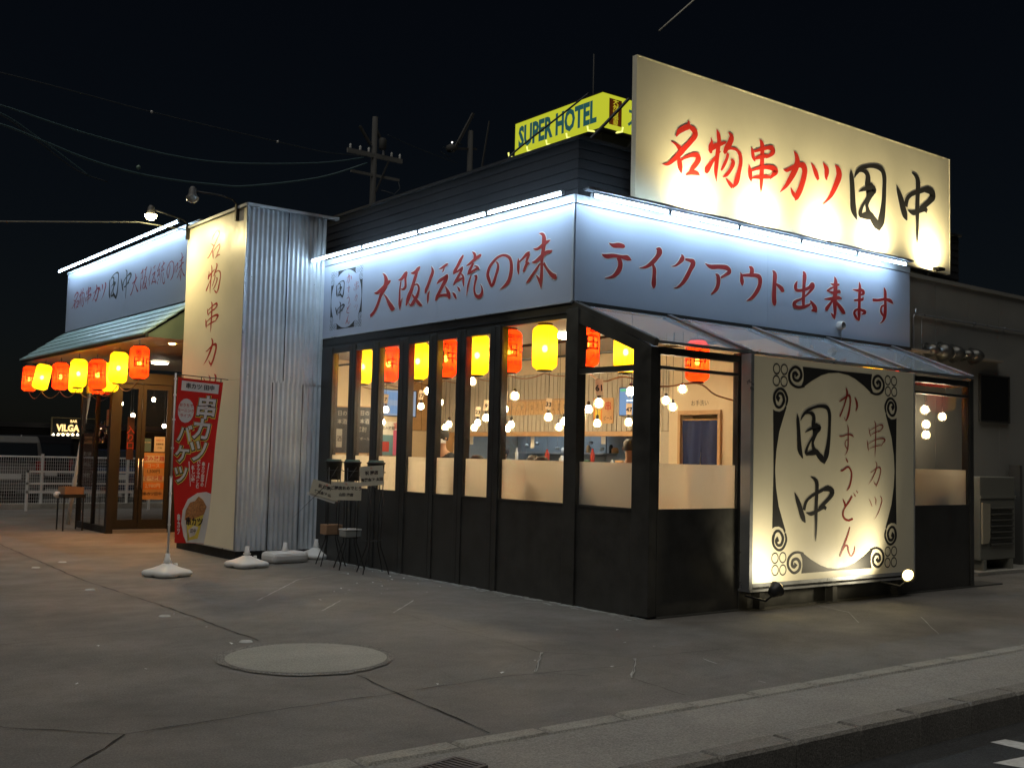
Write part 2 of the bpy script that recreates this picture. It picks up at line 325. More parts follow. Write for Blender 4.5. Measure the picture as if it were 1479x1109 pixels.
# brush characters: strokes of (x, y, width) in mm
GLYPHS = {
    '名': [[[109,335,9],[119,276,61],[43,228,63],[-46,172,57],[-96,98,15]],[[119,265,37],[206,239,75],[239,193,73],[174,107,60],[74,8,62],[-25,-91,65],[-124,-181,53],[-233,-260,34],[-320,-273,6]],[[-172,23,7],[-105,8,30],[-38,-27,56],[19,-59,48]],[[-63,-130,27],[-35,-188,69],[-17,-264,73],[2,-328,14]],[[-34,-196,16],[43,-137,29],[167,-79,44],[258,-57,59],[295,-91,79],[264,-152,68],[203,-221,55],[152,-290,41]],[[76,-335,13],[182,-287,53],[273,-279,47],[320,-297,15]]],
    '物': [[[-225,215,10],[-205,162,37],[-227,92,69],[-217,21,38]],[[-120,338,10],[-88,275,59],[-77,179,61],[-99,60,64],[-116,-75,65],[-128,-191,57],[-116,-312,10]],[[-257,38,34],[-164,113,59],[-34,174,42],[50,212,23]],[[-329,-228,7],[-292,-201,73],[-196,-81,45],[-103,26,25],[-44,78,11]],[[96,345,9],[153,294,75],[118,209,74],[63,137,70],[16,65,40]],[[39,116,38],[136,148,29],[233,156,38],[313,105,60],[329,8,58],[299,-115,64],[257,-239,78],[204,-317,32],[185,-345,6]],[[57,-244,9],[123,-292,52],[182,-328,56]],[[150,16,28],[187,-22,63],[145,-109,48],[73,-188,43],[2,-237,10]],[[88,79,45],[70,9,43],[18,-83,44],[-33,-158,24]]],
    '串': [[[-62,345,10],[-17,294,69],[-11,176,67],[-14,6,76],[-22,-132,71],[-26,-251,46],[-32,-345,8]],[[-215,214,10],[-199,157,52],[-180,93,57],[-147,46,15]],[[-199,157,23],[-68,210,36],[86,267,43],[177,277,72],[204,238,66],[139,179,43],[62,136,24]],[[-167,71,13],[-66,115,43],[62,156,40],[145,168,20]],[[-267,-15,10],[-246,-87,67],[-235,-169,67],[-219,-225,15]],[[-233,-93,20],[-90,-32,36],[64,11,47],[193,23,69],[267,-3,74],[200,-67,50],[143,-123,23]],[[-214,-183,16],[-63,-139,40],[91,-112,41],[174,-107,14]]],
    'カ': [[[-180,42,7],[-114,45,41],[20,113,48],[156,164,59],[239,153,107],[256,77,91],[213,-54,89],[160,-169,88],[92,-268,77],[60,-325,9]],[[-31,-166,11],[11,-232,56],[73,-274,62]],[[32,325,10],[87,266,72],[101,189,88],[48,74,92],[-19,-25,77],[-125,-156,52],[-256,-270,6]]],
    'ツ': [[[-306,226,10],[-249,174,60],[-192,95,78],[-149,28,45]],[[-52,282,11],[-3,237,60],[32,189,94],[21,97,58],[39,59,17]],[[217,295,11],[282,243,93],[306,166,107],[239,27,88],[144,-116,64],[52,-212,33],[-53,-295,6]]],
    '田': [[[-396,312,9],[-380,214,86],[-361,51,98],[-348,-112,110],[-330,-238,123],[-287,-323,72],[-253,-377,12]],[[-317,203,10],[-266,280,49],[-159,365,53],[-5,421,47],[167,454,58],[325,439,81],[392,351,92],[396,180,83],[383,-11,94],[358,-167,115],[320,-304,135],[283,-404,69],[264,-454,11]],[[-220,313,22],[-113,336,42],[-27,318,84],[5,263,101],[-1,150,120],[55,100,203],[37,26,132],[6,-54,85],[-19,-133,68],[7,-222,93],[60,-288,130]],[[-210,25,7],[-112,72,44],[43,124,63],[149,116,96],[74,28,47]],[[-3,-28,54],[-80,-105,43],[-148,-200,57],[-178,-278,80],[-141,-323,41]],[[-187,-311,36],[-49,-286,92],[69,-272,106],[138,-323,119],[216,-380,125],[270,-447,18]]],
    '中': [[[-470,267,13],[-414,171,85],[-355,65,119],[-299,-61,126],[-249,-149,111],[-202,-212,19]],[[-239,-12,80],[-206,90,79],[-142,158,61],[-20,222,59],[150,282,66],[324,345,63],[386,369,32]],[[254,309,59],[400,324,107],[470,266,131],[386,171,90],[254,82,78],[133,8,64]],[[-182,-58,13],[-54,-76,70],[116,-20,62],[247,30,79],[316,1,62]],[[-81,516,10],[14,484,62],[75,420,105],[75,273,95],[65,114,95],[58,-43,95],[64,-218,68],[57,-395,54],[54,-516,10]]],
    'テ': [[[-122,199,5],[-57,180,40],[33,193,51],[107,193,37],[125,196,7]],[[-227,61,5],[-159,46,44],[-46,66,39],[85,68,37],[168,67,54],[227,50,8]],[[11,50,31],[53,13,59],[55,-48,62],[15,-113,54],[-57,-170,32],[-169,-199,4]]],
    'イ': [[[106,233,9],[158,212,85],[133,149,56],[48,63,51],[-53,0,30],[-158,-25,4]],[[49,50,24],[81,-8,53],[81,-95,55],[75,-183,65],[76,-233,17]]],
    'ク': [[[-18,206,14],[1,167,61],[-52,106,39],[-123,58,18],[-185,44,4]],[[47,157,26],[129,154,41],[185,133,71],[140,53,58],[78,-44,56],[7,-129,43],[-82,-190,18],[-139,-206,4]]],
    'ア': [[[-221,182,6],[-122,151,46],[30,171,47],[166,174,57],[221,136,53],[148,87,36],[61,40,25]],[[-35,75,10],[13,45,61],[15,-44,59],[-23,-114,47],[-107,-182,12]]],
    'ウ': [[[-25,218,15],[28,184,71],[16,113,56]],[[-181,126,13],[-163,70,48],[-153,13,66],[-148,-38,17]],[[-167,87,26],[-19,109,38],[114,121,46],[181,93,70],[178,7,62],[116,-88,55],[33,-168,42],[-69,-218,9]]],
    'ト': [[[-117,221,13],[-71,174,74],[-76,54,68],[-81,-96,73],[-73,-185,74],[-56,-221,18]],[[-46,57,25],[28,28,51],[82,-3,63],[117,-18,18]]],
    '出': [[[-50,254,14],[-16,208,73],[-25,91,62],[-33,-32,58],[-37,-155,58],[-36,-201,34]],[[-164,114,13],[-199,41,61],[-175,-5,40],[-55,8,36],[73,53,43],[126,106,41],[168,91,61],[102,11,37],[-6,-68,24],[-90,-112,26],[-185,-152,40],[-228,-198,62],[-165,-226,44],[-41,-211,40],[80,-171,29],[119,-142,11]],[[104,-110,13],[158,-153,52],[212,-206,75],[228,-254,25]],[[124,-238,9],[173,-232,34],[222,-233,25]]],
    '来': [[[-13,285,15],[16,225,67],[9,110,76],[-3,-33,81],[3,-158,66],[-1,-285,15]],[[-90,-207,8],[-32,-248,44],[-1,-281,18]],[[-101,184,7],[-17,174,35],[98,192,25]],[[-176,74,20],[-93,118,30],[-4,153,16]],[[-161,79,16],[-29,67,41],[99,101,42],[107,71,21]],[[-230,-38,9],[-79,-16,40],[74,12,47],[151,7,13]],[[-41,-29,27],[-124,-109,46],[-186,-170,55],[-199,-185,12]],[[10,-39,34],[100,-101,60],[186,-164,63],[230,-186,12]]],
    'ま': [[[1,268,11],[22,206,54],[15,76,58],[10,-54,58],[5,-183,64],[11,-266,21]],[[-150,146,7],[-44,143,32],[63,158,41],[111,127,50],[36,84,14]],[[-110,1,25],[-17,14,32],[85,35,38],[95,68,15]],[[11,-268,17],[-64,-225,46],[-104,-165,45],[-30,-116,29],[91,-120,38],[150,-140,43],[59,-178,10]]],
    'す': [[[-247,56,36],[-118,64,33],[49,95,36],[190,82,52],[247,50,13]],[[21,258,14],[55,195,57],[55,80,56],[55,-19,67],[44,-136,63],[-6,-215,30],[-75,-258,6]],[[35,11,18],[-34,-20,31],[-48,-88,44],[13,-142,34]]],
    '大': [[[-25,282,6],[35,239,45],[74,168,92],[66,109,98],[1,44,79],[-64,-34,61],[-138,-147,60],[-227,-236,53],[-323,-282,47]],[[-232,32,7],[-149,27,44],[-24,68,57],[111,126,60],[195,155,21]],[[27,-13,13],[100,-74,39],[173,-153,62],[256,-223,73],[323,-236,16]]],
    '阪': [[[-305,145,10],[-228,154,45],[-144,200,60],[-91,229,33]],[[-96,232,48],[-126,154,49],[-123,95,48],[-124,39,53],[-183,10,26],[-232,22,7]],[[-237,119,31],[-255,39,31],[-259,-78,44],[-257,-184,48],[-238,-262,13]],[[-188,-103,13],[-221,-164,31],[-233,-222,22]],[[7,202,10],[92,201,42],[175,232,59],[225,262,20]],[[159,207,49],[117,137,62],[69,50,66],[20,-37,70],[-44,-123,79],[-88,-218,30]],[[101,35,17],[164,37,24],[209,-11,40],[196,-79,54],[143,-142,56],[72,-202,59],[13,-222,25],[-29,-183,9]],[[55,-87,24],[133,-153,40],[237,-227,47],[305,-255,10]]],
    '伝': [[[-157,240,7],[-123,162,61],[-166,88,59],[-222,4,58],[-270,-64,56],[-284,-100,12]],[[-178,-74,12],[-212,-122,45],[-216,-189,41],[-214,-240,8]],[[20,185,7],[79,188,25],[176,213,34],[228,226,10]],[[148,186,15],[124,155,29],[98,130,7]],[[-16,-2,15],[38,26,42],[135,51,42],[208,70,46],[185,24,65],[110,-44,56],[35,-125,54],[-17,-186,54],[-44,-213,18]],[[-22,-172,26],[116,-161,29],[238,-173,33]],[[169,-50,9],[221,-111,44],[263,-179,70],[284,-225,21]]],
    '統': [[[-97,267,27],[-160,208,52],[-223,139,52],[-287,76,53],[-299,50,11]],[[-286,65,17],[-201,82,26],[-109,112,28],[-153,54,41],[-216,-4,44],[-276,-62,40],[-302,-79,9]],[[-274,-63,16],[-177,-32,28],[-88,-18,24]],[[-139,42,13],[-85,-8,33],[-82,-73,37],[-68,-131,11]],[[-211,-113,8],[-172,-150,36],[-142,-179,8]],[[-313,-173,8],[-263,-215,42],[-223,-262,18]],[[87,284,6],[143,242,42],[149,190,54]],[[-26,124,13],[56,146,34],[164,188,42],[261,216,35],[273,229,10]],[[120,140,34],[77,92,44],[33,43,48],[4,10,20]],[[21,21,20],[116,42,32],[205,63,29],[245,50,15]],[[149,104,13],[214,78,25],[253,43,10]],[[81,-6,25],[47,-66,33],[14,-149,37],[-3,-246,11]],[[146,-19,11],[192,-37,41],[169,-101,37],[153,-185,36],[187,-261,35],[256,-284,46],[312,-255,52],[313,-191,27],[277,-135,6]]],
    'の': [[[-76,143,12],[-36,113,33],[-29,57,50],[-66,-23,45],[-106,-103,50],[-149,-132,33],[-194,-67,49],[-229,7,54],[-197,89,47],[-115,153,38],[-25,193,29],[87,199,27],[191,154,39],[229,78,52],[228,-16,62],[193,-105,59],[127,-158,41],[16,-199,5]]],
    '味': [[[-349,83,13],[-347,26,40],[-344,-47,46],[-333,-108,10]],[[-339,33,16],[-274,66,27],[-194,107,39],[-138,127,17]],[[-150,113,42],[-180,56,42],[-206,8,29]],[[-138,-1,11],[-186,-7,45],[-239,-70,38],[-261,-72,7]],[[21,316,6],[88,293,36],[113,239,64],[108,159,61],[95,81,58],[82,-8,48],[83,-109,47],[81,-209,51],[80,-316,9]],[[-74,154,6],[-2,142,28],[92,175,38],[169,199,32],[228,211,9]],[[-93,4,10],[-29,4,37],[65,42,52],[158,80,41],[235,82,30],[261,96,8]],[[52,-29,20],[-10,-87,37],[-76,-140,37],[-142,-196,39],[-193,-223,8]],[[-15,-152,10],[39,-212,35],[80,-301,17]],[[115,-32,32],[180,-110,33],[259,-180,46],[324,-212,52],[349,-222,16]]],
    'か': [[[-167,25,12],[-101,55,18],[-2,101,22],[32,83,31],[32,-12,26],[-1,-121,33],[-45,-186,11],[-78,-145,8]],[[-47,186,11],[-24,133,36],[-46,52,25],[-101,-58,20],[-159,-144,23]],[[121,87,10],[155,35,35],[167,-19,31],[140,-69,12]]],
    'うa': [[[-4,185,8],[19,152,23],[37,135,11]],[[-102,37,11],[-58,45,20],[41,82,19],[102,24,26],[98,-57,26],[65,-137,24],[14,-185,7]]],
    'ど': [[[-140,74,8],[-107,27,29],[-91,-29,17]],[[32,106,23],[-29,40,25],[-106,-26,19],[-139,-92,26],[-106,-145,26],[-28,-166,21],[47,-148,20]],[[59,140,7],[95,101,19]],[[108,166,7],[140,141,14]]],
    'ん': [[[45,163,13],[1,71,25],[-64,-33,28],[-140,-158,24]],[[-96,-98,15],[-42,-47,16],[2,-48,21],[24,-115,24],[69,-163,16],[124,-119,21],[140,-52,9]]],
}
EMB_POLY = [[[-641,1116],[-30,1112],[-30,1092],[-182,1076],[-310,1043],[-478,973],[-601,907],[-683,883],[-659,910],[-627,964],[-623,1036]],[[-1133,627],[-1090,610],[-1025,607],[-962,632],[-919,691],[-913,653],[-961,549],[-1029,395],[-1075,192],[-1089,41],[-1091,-90],[-1120,-90]]]
EMB_STROKE = [[[-606,908,26],[-704,888,26],[-795,902,30],[-862,956,39],[-863,1039,36],[-777,1103,29],[-689,1079,37],[-664,1014,44],[-715,959,32],[-786,970,36],[-800,1018,46],[-762,1043,33],[-735,1007,64]],[[-919,681,27],[-902,756,36],[-955,836,32],[-1034,853,26],[-1106,802,34],[-1117,732,43],[-1081,664,32],[-1012,659,28],[-957,727,43],[-984,796,37],[-1043,802,30],[-1068,760,47],[-1031,734,57]]]
EMB_RING = [[-1080,1063],[-953,1065],[-1084,936],[-956,935]]
# ------------------------------------------------------------------ palette
blk = mat('black_metal', (0.040, 0.040, 0.038), 0.40, var=0.35, vscale=4, bump=0.12, bscale=6)
blkm = mat('black_matt', (0.018, 0.018, 0.017), 0.6, var=0.2)
iron = mat('black_iron', (0.02, 0.02, 0.02), 0.45)
white = mat('sign_white', (0.45, 0.515, 0.645), 0.42, var=0.03, vscale=1.2, bump=0.03, bscale=3)
cream = mat('sign_cream', (0.84, 0.79, 0.62), 0.45, var=0.04, vscale=1.5)
trimw = mat('trim_silver', (0.55, 0.60, 0.66), 0.35, metal=0.3, var=0.1)
red = mat('vinyl_red', (0.38, 0.018, 0.015), 0.5, var=0.1, vscale=6)
black = mat('vinyl_black', (0.02, 0.02, 0.022), 0.5)
halo = mat('vinyl_white', (0.86, 0.84, 0.80), 0.5)
galv = mat('galvanised', (0.60, 0.64, 0.68), 0.45, metal=0.2, var=0.14, vscale=2.5)
darkwall = mat('dark_siding', (0.020, 0.021, 0.025), 0.7, var=0.15, vscale=1)
greywall = mat('grey_siding', (0.27, 0.27, 0.25), 0.65, var=0.08, vscale=0.8)
glass = glass_mat('window_glass')
roofglass = glass_mat('roof_glass', (0.8, 0.86, 0.88), painted_sheen=0.17, rough=0.06)
film = film_mat('frosted_film')
alu = mat('aluminium', (0.42, 0.44, 0.47), 0.35, metal=0.7, var=0.1)
whitepl = mat('white_plastic', (0.74, 0.74, 0.72), 0.4, var=0.05, bump=0.04, bscale=12)
tube_e = emit('tube_cool', (0.58, 0.80, 1.0), 50)
NX, NY = Vector((-1, 0, 0)), Vector((0, -1, 0))   # outward normals of the two fronts
UXL, UXR = Vector((0, -1, 0)), Vector((1, 0, 0))  # reading directions on them

# ------------------------------------------------------------------ ground
lot = ground_mat('lot_concrete', (0.180, 0.172, 0.160), 3.1, 0.17)
walk = ground_mat('walk_concrete', (0.31, 0.30, 0.275), 8.3, 0.10)
stone = ground_mat('kerb_concrete', (0.38, 0.37, 0.33), 5.5, 0.22)
asph = ground_mat('road_asphalt', (0.042, 0.044, 0.046), 1.7, 0.12, 0.2)
joint = mat('joint_dark', (0.025, 0.024, 0.022), 0.9)
chalk = mat('worn_white', (0.48, 0.49, 0.48), 0.9, var=0.3, vscale=9)

g = MB(); g.add([(-200, -4.81, 0), (200, -4.81, 0), (200, 300, 0), (-200, 300, 0)], [(0, 1, 2, 3)])
ground = g.build('ground', lot, kind='structure')
g = MB(); g.add([(-200, -4.81, .004), (200, -4.81, .004), (200, -4.105, .004), (-200, -4.105, .004)], [(0, 1, 2, 3)])
pave = g.build('pavement', walk, kind='structure')
g = MB(); g.add([(-200, -200, -.18), (200, -200, -.18), (200, -4.8, -.18), (-200, -4.8, -.18)], [(0, 1, 2, 3)])
road = g.build('road', asph, kind='structure')
g = MB(); g.box(-200, 200, -4.84, -4.80, -.4, -0.03)
kerb = g.build('kerb', joint, kind='structure')
kstone = ground_mat('kerb_stone_concrete', (0.22, 0.21, 0.19), 2.2, 0.25, 0.16)
# kerb stones and edging stones: one by one where the photograph shows them
def stone_mesh(nm, L, w, h):
    m = MB(); j = lambda: random.uniform(-.004, .004)
    b = .018
    m.add([(0+b, b, h+j()), (L-b, b, h+j()), (L-b, w-b, h+j()), (b, w-b, h+j()),
           (0, 0, h-b), (L, 0, h-b), (L, w, h-b), (0, w, h-b), (0, 0, 0), (L, 0, 0), (L, w, 0), (0, w, 0)],
          [(0,1,2,3), (4,5,1,0), (5,6,2,1), (6,7,3,2), (7,4,0,3), (8,9,5,4), (9,10,6,5), (10,11,7,6), (11,8,4,7)])
    return m
x = -8.0; k = 0
while x < 9:
    o = stone_mesh('kerb_stone', 0.586, 0.19, 0.28).build('kerb_stone', kstone, kerb); o.location = (x, -5.0+random.uniform(-.003, .003), -.262+random.uniform(-.003, .003)); x += 0.60
x = -9.0
while x < 9:
    o = stone_mesh('edging_stone', 0.575, 0.155, 0.05).build('edging_stone', stone, pave); o.location = (x, -4.10+random.uniform(-.006, .006), -.036+random.uniform(-.004, .004)); o.rotation_euler = (0, 0, random.uniform(-.006, .006)); x += 0.60
# painted marks on the road
paint = mat('road_paint', (0.62, 0.62, 0.6), 0.8, var=0.25, vscale=20)
for a in ([(1430, 1071), (1452, 1067), (1500, 1076), (1478, 1082)], [(1434, 1101), (1479, 1092), (1530, 1096), (1500, 1112)]):
    m = MB(); m.add([(*hit(px, py, 2, -.176).xy, -.176) for px, py in a], [(0, 1, 2, 3)]); m.build('painted_mark', paint, road)

def crack(pts, w, m, parent, z=0.004, wob=0.02, name='joint'):
    P = [Vector((*hit(a, b, 2, 0).xy, 0)) for a, b in pts]; q = []
    for i in range(len(P)-1):
        n = max(2, int((P[i+1]-P[i]).length/0.12))
        for k in range(n): q.append(P[i].lerp(P[i+1], k/n))
    q.append(P[-1]); L = []; Rr = []
    for i, p in enumerate(q):
        d = (q[min(i+1, len(q)-1)]-q[max(i-1, 0)]).normalized(); nn = Vector((-d.y, d.x, 0))
        ww = w*random.uniform(.2, 1.0)*.65/2; oo = random.uniform(-wob, wob)*(0 if i in (0, len(q)-1) else 1)
        L.append(p+nn*(ww+oo)+Vector((0, 0, z))); Rr.append(p+nn*(-ww+oo)+Vector((0, 0, z)))
    m_ = MB(); n = len(L); m_.add(L+Rr, [(i, n+i, n+i+1, i+1) for i in range(n-1)])
    return m_.build(name, m, parent)
for i, (pts, w) in enumerate([([(0, 786), (120, 838), (250, 880), (373, 925)], .030), ([(515, 975), (575, 1001), (707, 1059)], .026),
               ([(-20, 1046), (6, 1051), (180, 1061)], .026), ([(180, 1061), (95, 1115)], .026), ([(180, 1061), (420, 1023), (575, 1001)], .022),
               ([(575, 1001), (739, 976), (900, 962)], .016), ([(0, 932), (150, 917), (290, 903)], .016), ([(0, 859), (100, 853), (190, 843)], .012),
               ([(739, 930), (775, 942), (925, 950), (1040, 938)], .014), ([(775, 972), (915, 981), (990, 1005)], .014),
               ([(560, 880), (640, 905), (739, 930)], .010)]):
    crack(pts, w, joint, ground, 0.004+i*.0004, 0.012)
for i, (pts, w) in enumerate([([(783, 943), (773, 971)], .035), ([(917, 952), (913, 980)], .035), ([(465, 883), (492, 868)], .035), ([(568, 886), (597, 868)], .03),
               ([(372, 868), (430, 838), (500, 828)], .02), ([(1168, 872), (1225, 885), (1240, 900)], .02), ([(1330, 892), (1356, 917)], .02),
               ([(700, 870), (860, 873), (1000, 868)], .015), ([(1095, 985), (1106, 988)], .02), ([(1016, 953), (1035, 960)], .02)]):
    crack(pts, w, chalk, ground, 0.009+i*.0004, 0.008, 'white_repair_line')
    if i < 2: crack(pts, .010, joint, ground, 0.0135+i*.0004, 0.003)
# broken fringe of old mortar along the foot of the wall
m = MB()
for i in range(260):
    y = random.uniform(-1.2, 5.4); x0 = -.02-abs(random.gauss(0, .07)); s = random.uniform(.008, .05)
    pts = []
    for k in range(5):
        t = k*2*math.pi/5+random.uniform(-.4, .4); pts.append((x0+math.cos(t)*s*.5, y+math.sin(t)*s*1.6, .0042+i*.00001))
    m.add(pts, [tuple(range(5))])
m.build('mortar_fringe', mat('mortar', (0.34, 0.36, 0.34), 0.95), ground, kind='stuff')
# petals and scraps
m = MB()
for i in range(46):
    c = hit(random.triangular(455, 700, 520), random.uniform(818, 862), 2, 0) if i < 30 else hit(random.uniform(100, 1100), random.uniform(830, 1000), 2, 0)
    s = random.uniform(.007, .018); a = random.uniform(0, 6)
    m.add([(c.x+math.cos(a+t)*s, c.y+math.sin(a+t)*s*1.4, .010+random.uniform(0, .012)) for t in (0, 1.6, 3.1, 4.7)], [(0, 1, 2, 3)])
m.build('white_petals', mat('petal', (0.75, 0.78, 0.78), 0.8), ground, kind='stuff')
# round flat white studs along the joint
for px, py in ((52, 820), (130, 852), (238, 890), (355, 927), (90, 812)):
    c = hit(px, py, 2, 0); m = MB(); m.lathe([(0.0001, .012), (.045, .012), (.055, .002)], (c.x, c.y, 0), 16)
    m.build('ground_stud', chalk, ground)
# round concrete patch with its rough ring
c = Vector((-3.735, -1.36, 0)); ringm = ground_mat('patch_ring', (0.19, 0.185, 0.172), 6.1, 0.2, 0.3); pat = ground_mat('patch_concrete', (0.36, 0.36, 0.32), 9.1, 0.08)
m = MB(); n = 64; a = []; b = []
for k in range(n):
    t = 2*math.pi*k/n; r = .665+.02*math.sin(3*t+1)+random.uniform(-.012, .012)
    a.append((c.x+math.cos(t)*r, c.y+math.sin(t)*r, .008)); b.append((c.x+math.cos(t)*.60, c.y+math.sin(t)*.60, .008))
m.add(a+b, [(k, (k+1) % n, n+(k+1) % n, n+k) for k in range(n)]); m.build('patch_ring', ringm, ground)
m = MB(); m.lathe([(0.0001, .0105), (.600, .0105)], (c.x, c.y, 0), 64); m.build('round_patch', pat, ground)
# drain grate at the edge of the pavement
gc = hit(648, 1112, 2, 0)
gr = empty('drain_grate', 'small metal grate let into the pavement at the bottom edge', 'drain grate', (gc.x, gc.y, .004), R(12))
m = MB(); fr = mat('grate_iron', (0.17, 0.15, 0.145), 0.7, metal=.4, var=.2)
for s in (-1, 1): m.box(-.16, .16, s*.105-.012, s*.105+.012, 0, .014); m.box(s*.16-.012, s*.16+.012, -.093, .093, 0, .0145)
m.build('frame', fr, gr)
m = MB(); m.box(-.147, .147, -.092, .092, .0005, .002); m.build('pit', joint, gr)
for i in range(9):
    m = MB(); m.box(-.14+i*.0335, -.14+i*.0335+.012, -.093, .093, .003, .012); m.build('bar', fr, gr)

# ------------------------------------------------------------------ the restaurant
B = empty('restaurant_building', 'single storey corner restaurant with black window walls and blue-white lit fascias', 'building')
L1, L2, PWD, R1, BAY, BR = 5.676, 7.978, 1.268, 6.335, 1.213, 5.875
ZB, ZP, ZT, ZS, ZF = 3.237, 4.298, 4.399, 1.064, 1.513
# street-side window wall
PY_ = [(5.36, 4.84), (4.68, 4.20), (4.04, 3.50), (3.29, 2.78), (2.62, 2.15), (1.99, 1.46), (1.26, .08), (-.12, -.96)]
m = MB(); m.box(0, .12, .02, L1, 3.075, 3.237); m.build('header', blk, B)
m = MB(); m.box(-.012, .0, .02, L1, 3.115, 3.128); m.build('header_seam', iron, B)
edges = [5.676]+[v for p in PY_ for v in p]+[-BAY]
for i in range(0, len(edges), 2):
    y1, y0 = edges[i], edges[i+1]
    z1 = 3.074 if y0 > -.5 else 2.66
    if i == 14: z1 = 3.15
    m = MB()
    if i == len(edges)-2: m.box(-.012, .10, y0+.001, y1, 0.02, 2.665)
    else: m.box(-.012 if i not in (12, 14) else -.022, .10, y0, y1, 0.0, z1)
    m.build('mullion', blk, B, bevel=.004)
    if i not in (0, 14, 16):   # meeting stiles of folding doors: a dark gap down the middle
        m = MB(); yc = (y0+y1)/2; m.box(-.0245, -.021, yc-.004, yc+.004, 0, z1) if i == 12 else m.box(-.0145, -.0118, yc-.004, yc+.004, 0, z1); m.build('seam', iron, B)
for i, (y1, y0) in enumerate(PY_):
    top = 3.01 if i < 6 else 3.075
    m = MB(); m.box(.005, .07, y0, y1, 0, ZS-.02); m.build('kick_panel', blk, B)
    if i < 7:
        m = MB(); f = .018
        m.box(-.004, .06, y0, y0+f, ZS-.02, top); m.box(-.004, .06, y1-f, y1, ZS-.02, top)
        m.box(-.004, .06, y0+f, y1-f, ZS-.02, ZS); m.box(-.004, .06, y0+f, y1-f, top-.02, 3.074)
        w = m.build('window', blk, B)
        m = MB(); m.box(.020, .026, y0+f, y1-f, ZS, top-.02); m.build('pane', glass, w)
        m = MB(); m.add([(.034, y0+f, ZS), (.034, y1-f, ZS), (.034, y1-f, ZF), (.034, y0+f, ZF)], [(0, 1, 2, 3)]); m.build('frosted_film', film, w)
# side wall of the glazed bay: sloping head
m = MB(); zsl = lambda y: 3.14+(2.665-3.14)*((-y-.0)/BAY)
m.prism([(-.014, -.12, 2.985), (-.014, -BAY+.0, zsl(-BAY)-.115), (-.014, -BAY, zsl(-BAY)+.0), (-.014, .0, 3.20), (-.014, -.0, 3.10)], (.10, 0, 0))
m.build('sloping_head', blk, B)
m = MB(); m.box(-.008, .05, -.942, -.138, ZS-.02, ZS); m.box(-.006, .05, -.96, -.12, 2.44, 2.50)
w = m.build('window', blk, B)
m = MB(); m.add([(.022, -.12, ZS), (.022, -.96, ZS), (.022, -.96, 2.69), (.022, -.12, 3.03)], [(0, 1, 2, 3)]); m.build('pane', glass, w)
m = MB(); m.add([(.034, -.12, ZS), (.034, -.96, ZS), (.034, -.96, ZF), (.034, -.12, ZF)], [(0, 1, 2, 3)]); m.build('frosted_film', film, w)
# bay front
XR = [0.0, 1.44, 2.92, 4.40, BR]
m = MB(); m.box(.101, BR-.06, -BAY, -BAY+.08, .02, ZS-.02); m.build('kick_panel', blk, B)
m = MB(); m.box(.11, 6.6, -BAY-.02, -BAY+.3, 0, .018); m.build('footing', mat('footing', (.08, .08, .075), .9, var=.2), B)
m = MB(); m.box(.101, BR-.06, -BAY-.005, -BAY+.08, 2.60, 2.672); m.build('eaves_beam', blk, B)
m = MB(); m.box(.101, BR-.06, -BAY+.005, -BAY+.075, 2.455, 2.485); m.build('transom', blk, B)
for i, xx in enumerate(XR[1:]):
    m = MB(); x0 = xx-.14 if i < 3 else xx-.06
    m.box(x0, xx+(.0 if i < 3 else .03), -BAY-.015, -BAY+.09, .0, 2.70); m.build('mullion', blk, B, bevel=.004)
for i in range(4):
    x0 = XR[i]+.10 if i == 0 else XR[i]; x1 = XR[i+1]-.14 if i < 3 else BR-.06
    m = MB(); m.box(x0, x1, -BAY+.0, -BAY+.06, ZS-.02, ZS); m.box(x0, x0+.02, -BAY+.0, -BAY+.06, ZS, 2.6); m.box(x1-.02, x1, -BAY, -BAY+.06, ZS, 2.6)
    w = m.build('window', blk, B)
    m = MB(); m.box(x0+.02, x1-.02, -BAY+.02, -BAY+.026, ZS, 2.60); m.build('pane', glass, w)
    m = MB(); m.add([(x0+.02, -BAY+.034, ZS), (x1-.02, -BAY+.034, ZS), (x1-.02, -BAY+.034, ZF), (x0+.02, -BAY+.034, ZF)], [(0, 1, 2, 3)]); m.build('frosted_film', film, w)
# right end of the bay
m = MB(); m.box(BR+.0, BR+.03, -BAY+.09, -.0, 0, ZS-.02); m.build('kick_panel', blk, B)
m = MB(); m.box(BR-.01, BR+.03, -BAY+.09, -.0, 2.60, 2.69); m.box(BR-.01, BR+.03, -BAY+.09, -BAY+.13, ZS-.02, 2.6); m.box(BR-.01, BR+.03, -.08, -.0, ZS-.02, 2.6); m.box(BR-.01, BR+.03, -BAY+.13, -.08, ZS-.02, ZS); w = m.build('window', blk, B)
m = MB(); m.box(BR+.005, BR+.011, -BAY+.13, -.08, ZS, 2.60); m.build('pane', glass, w)
m = MB(); m.add([(BR-.002, -BAY+.13, ZS), (BR-.002, -.08, ZS), (BR-.002, -.08, ZF), (BR-.002, -BAY+.13, ZF)], [(0, 1, 2, 3)]); m.build('frosted_film', film, w)
m = MB(); m.box(4.15, BR-.02, -.86, -.80, 2.50, 2.60); m.build('bay_inner_beam', mat('room_cream', (.62, .50, .33), .7, var=.04), B)
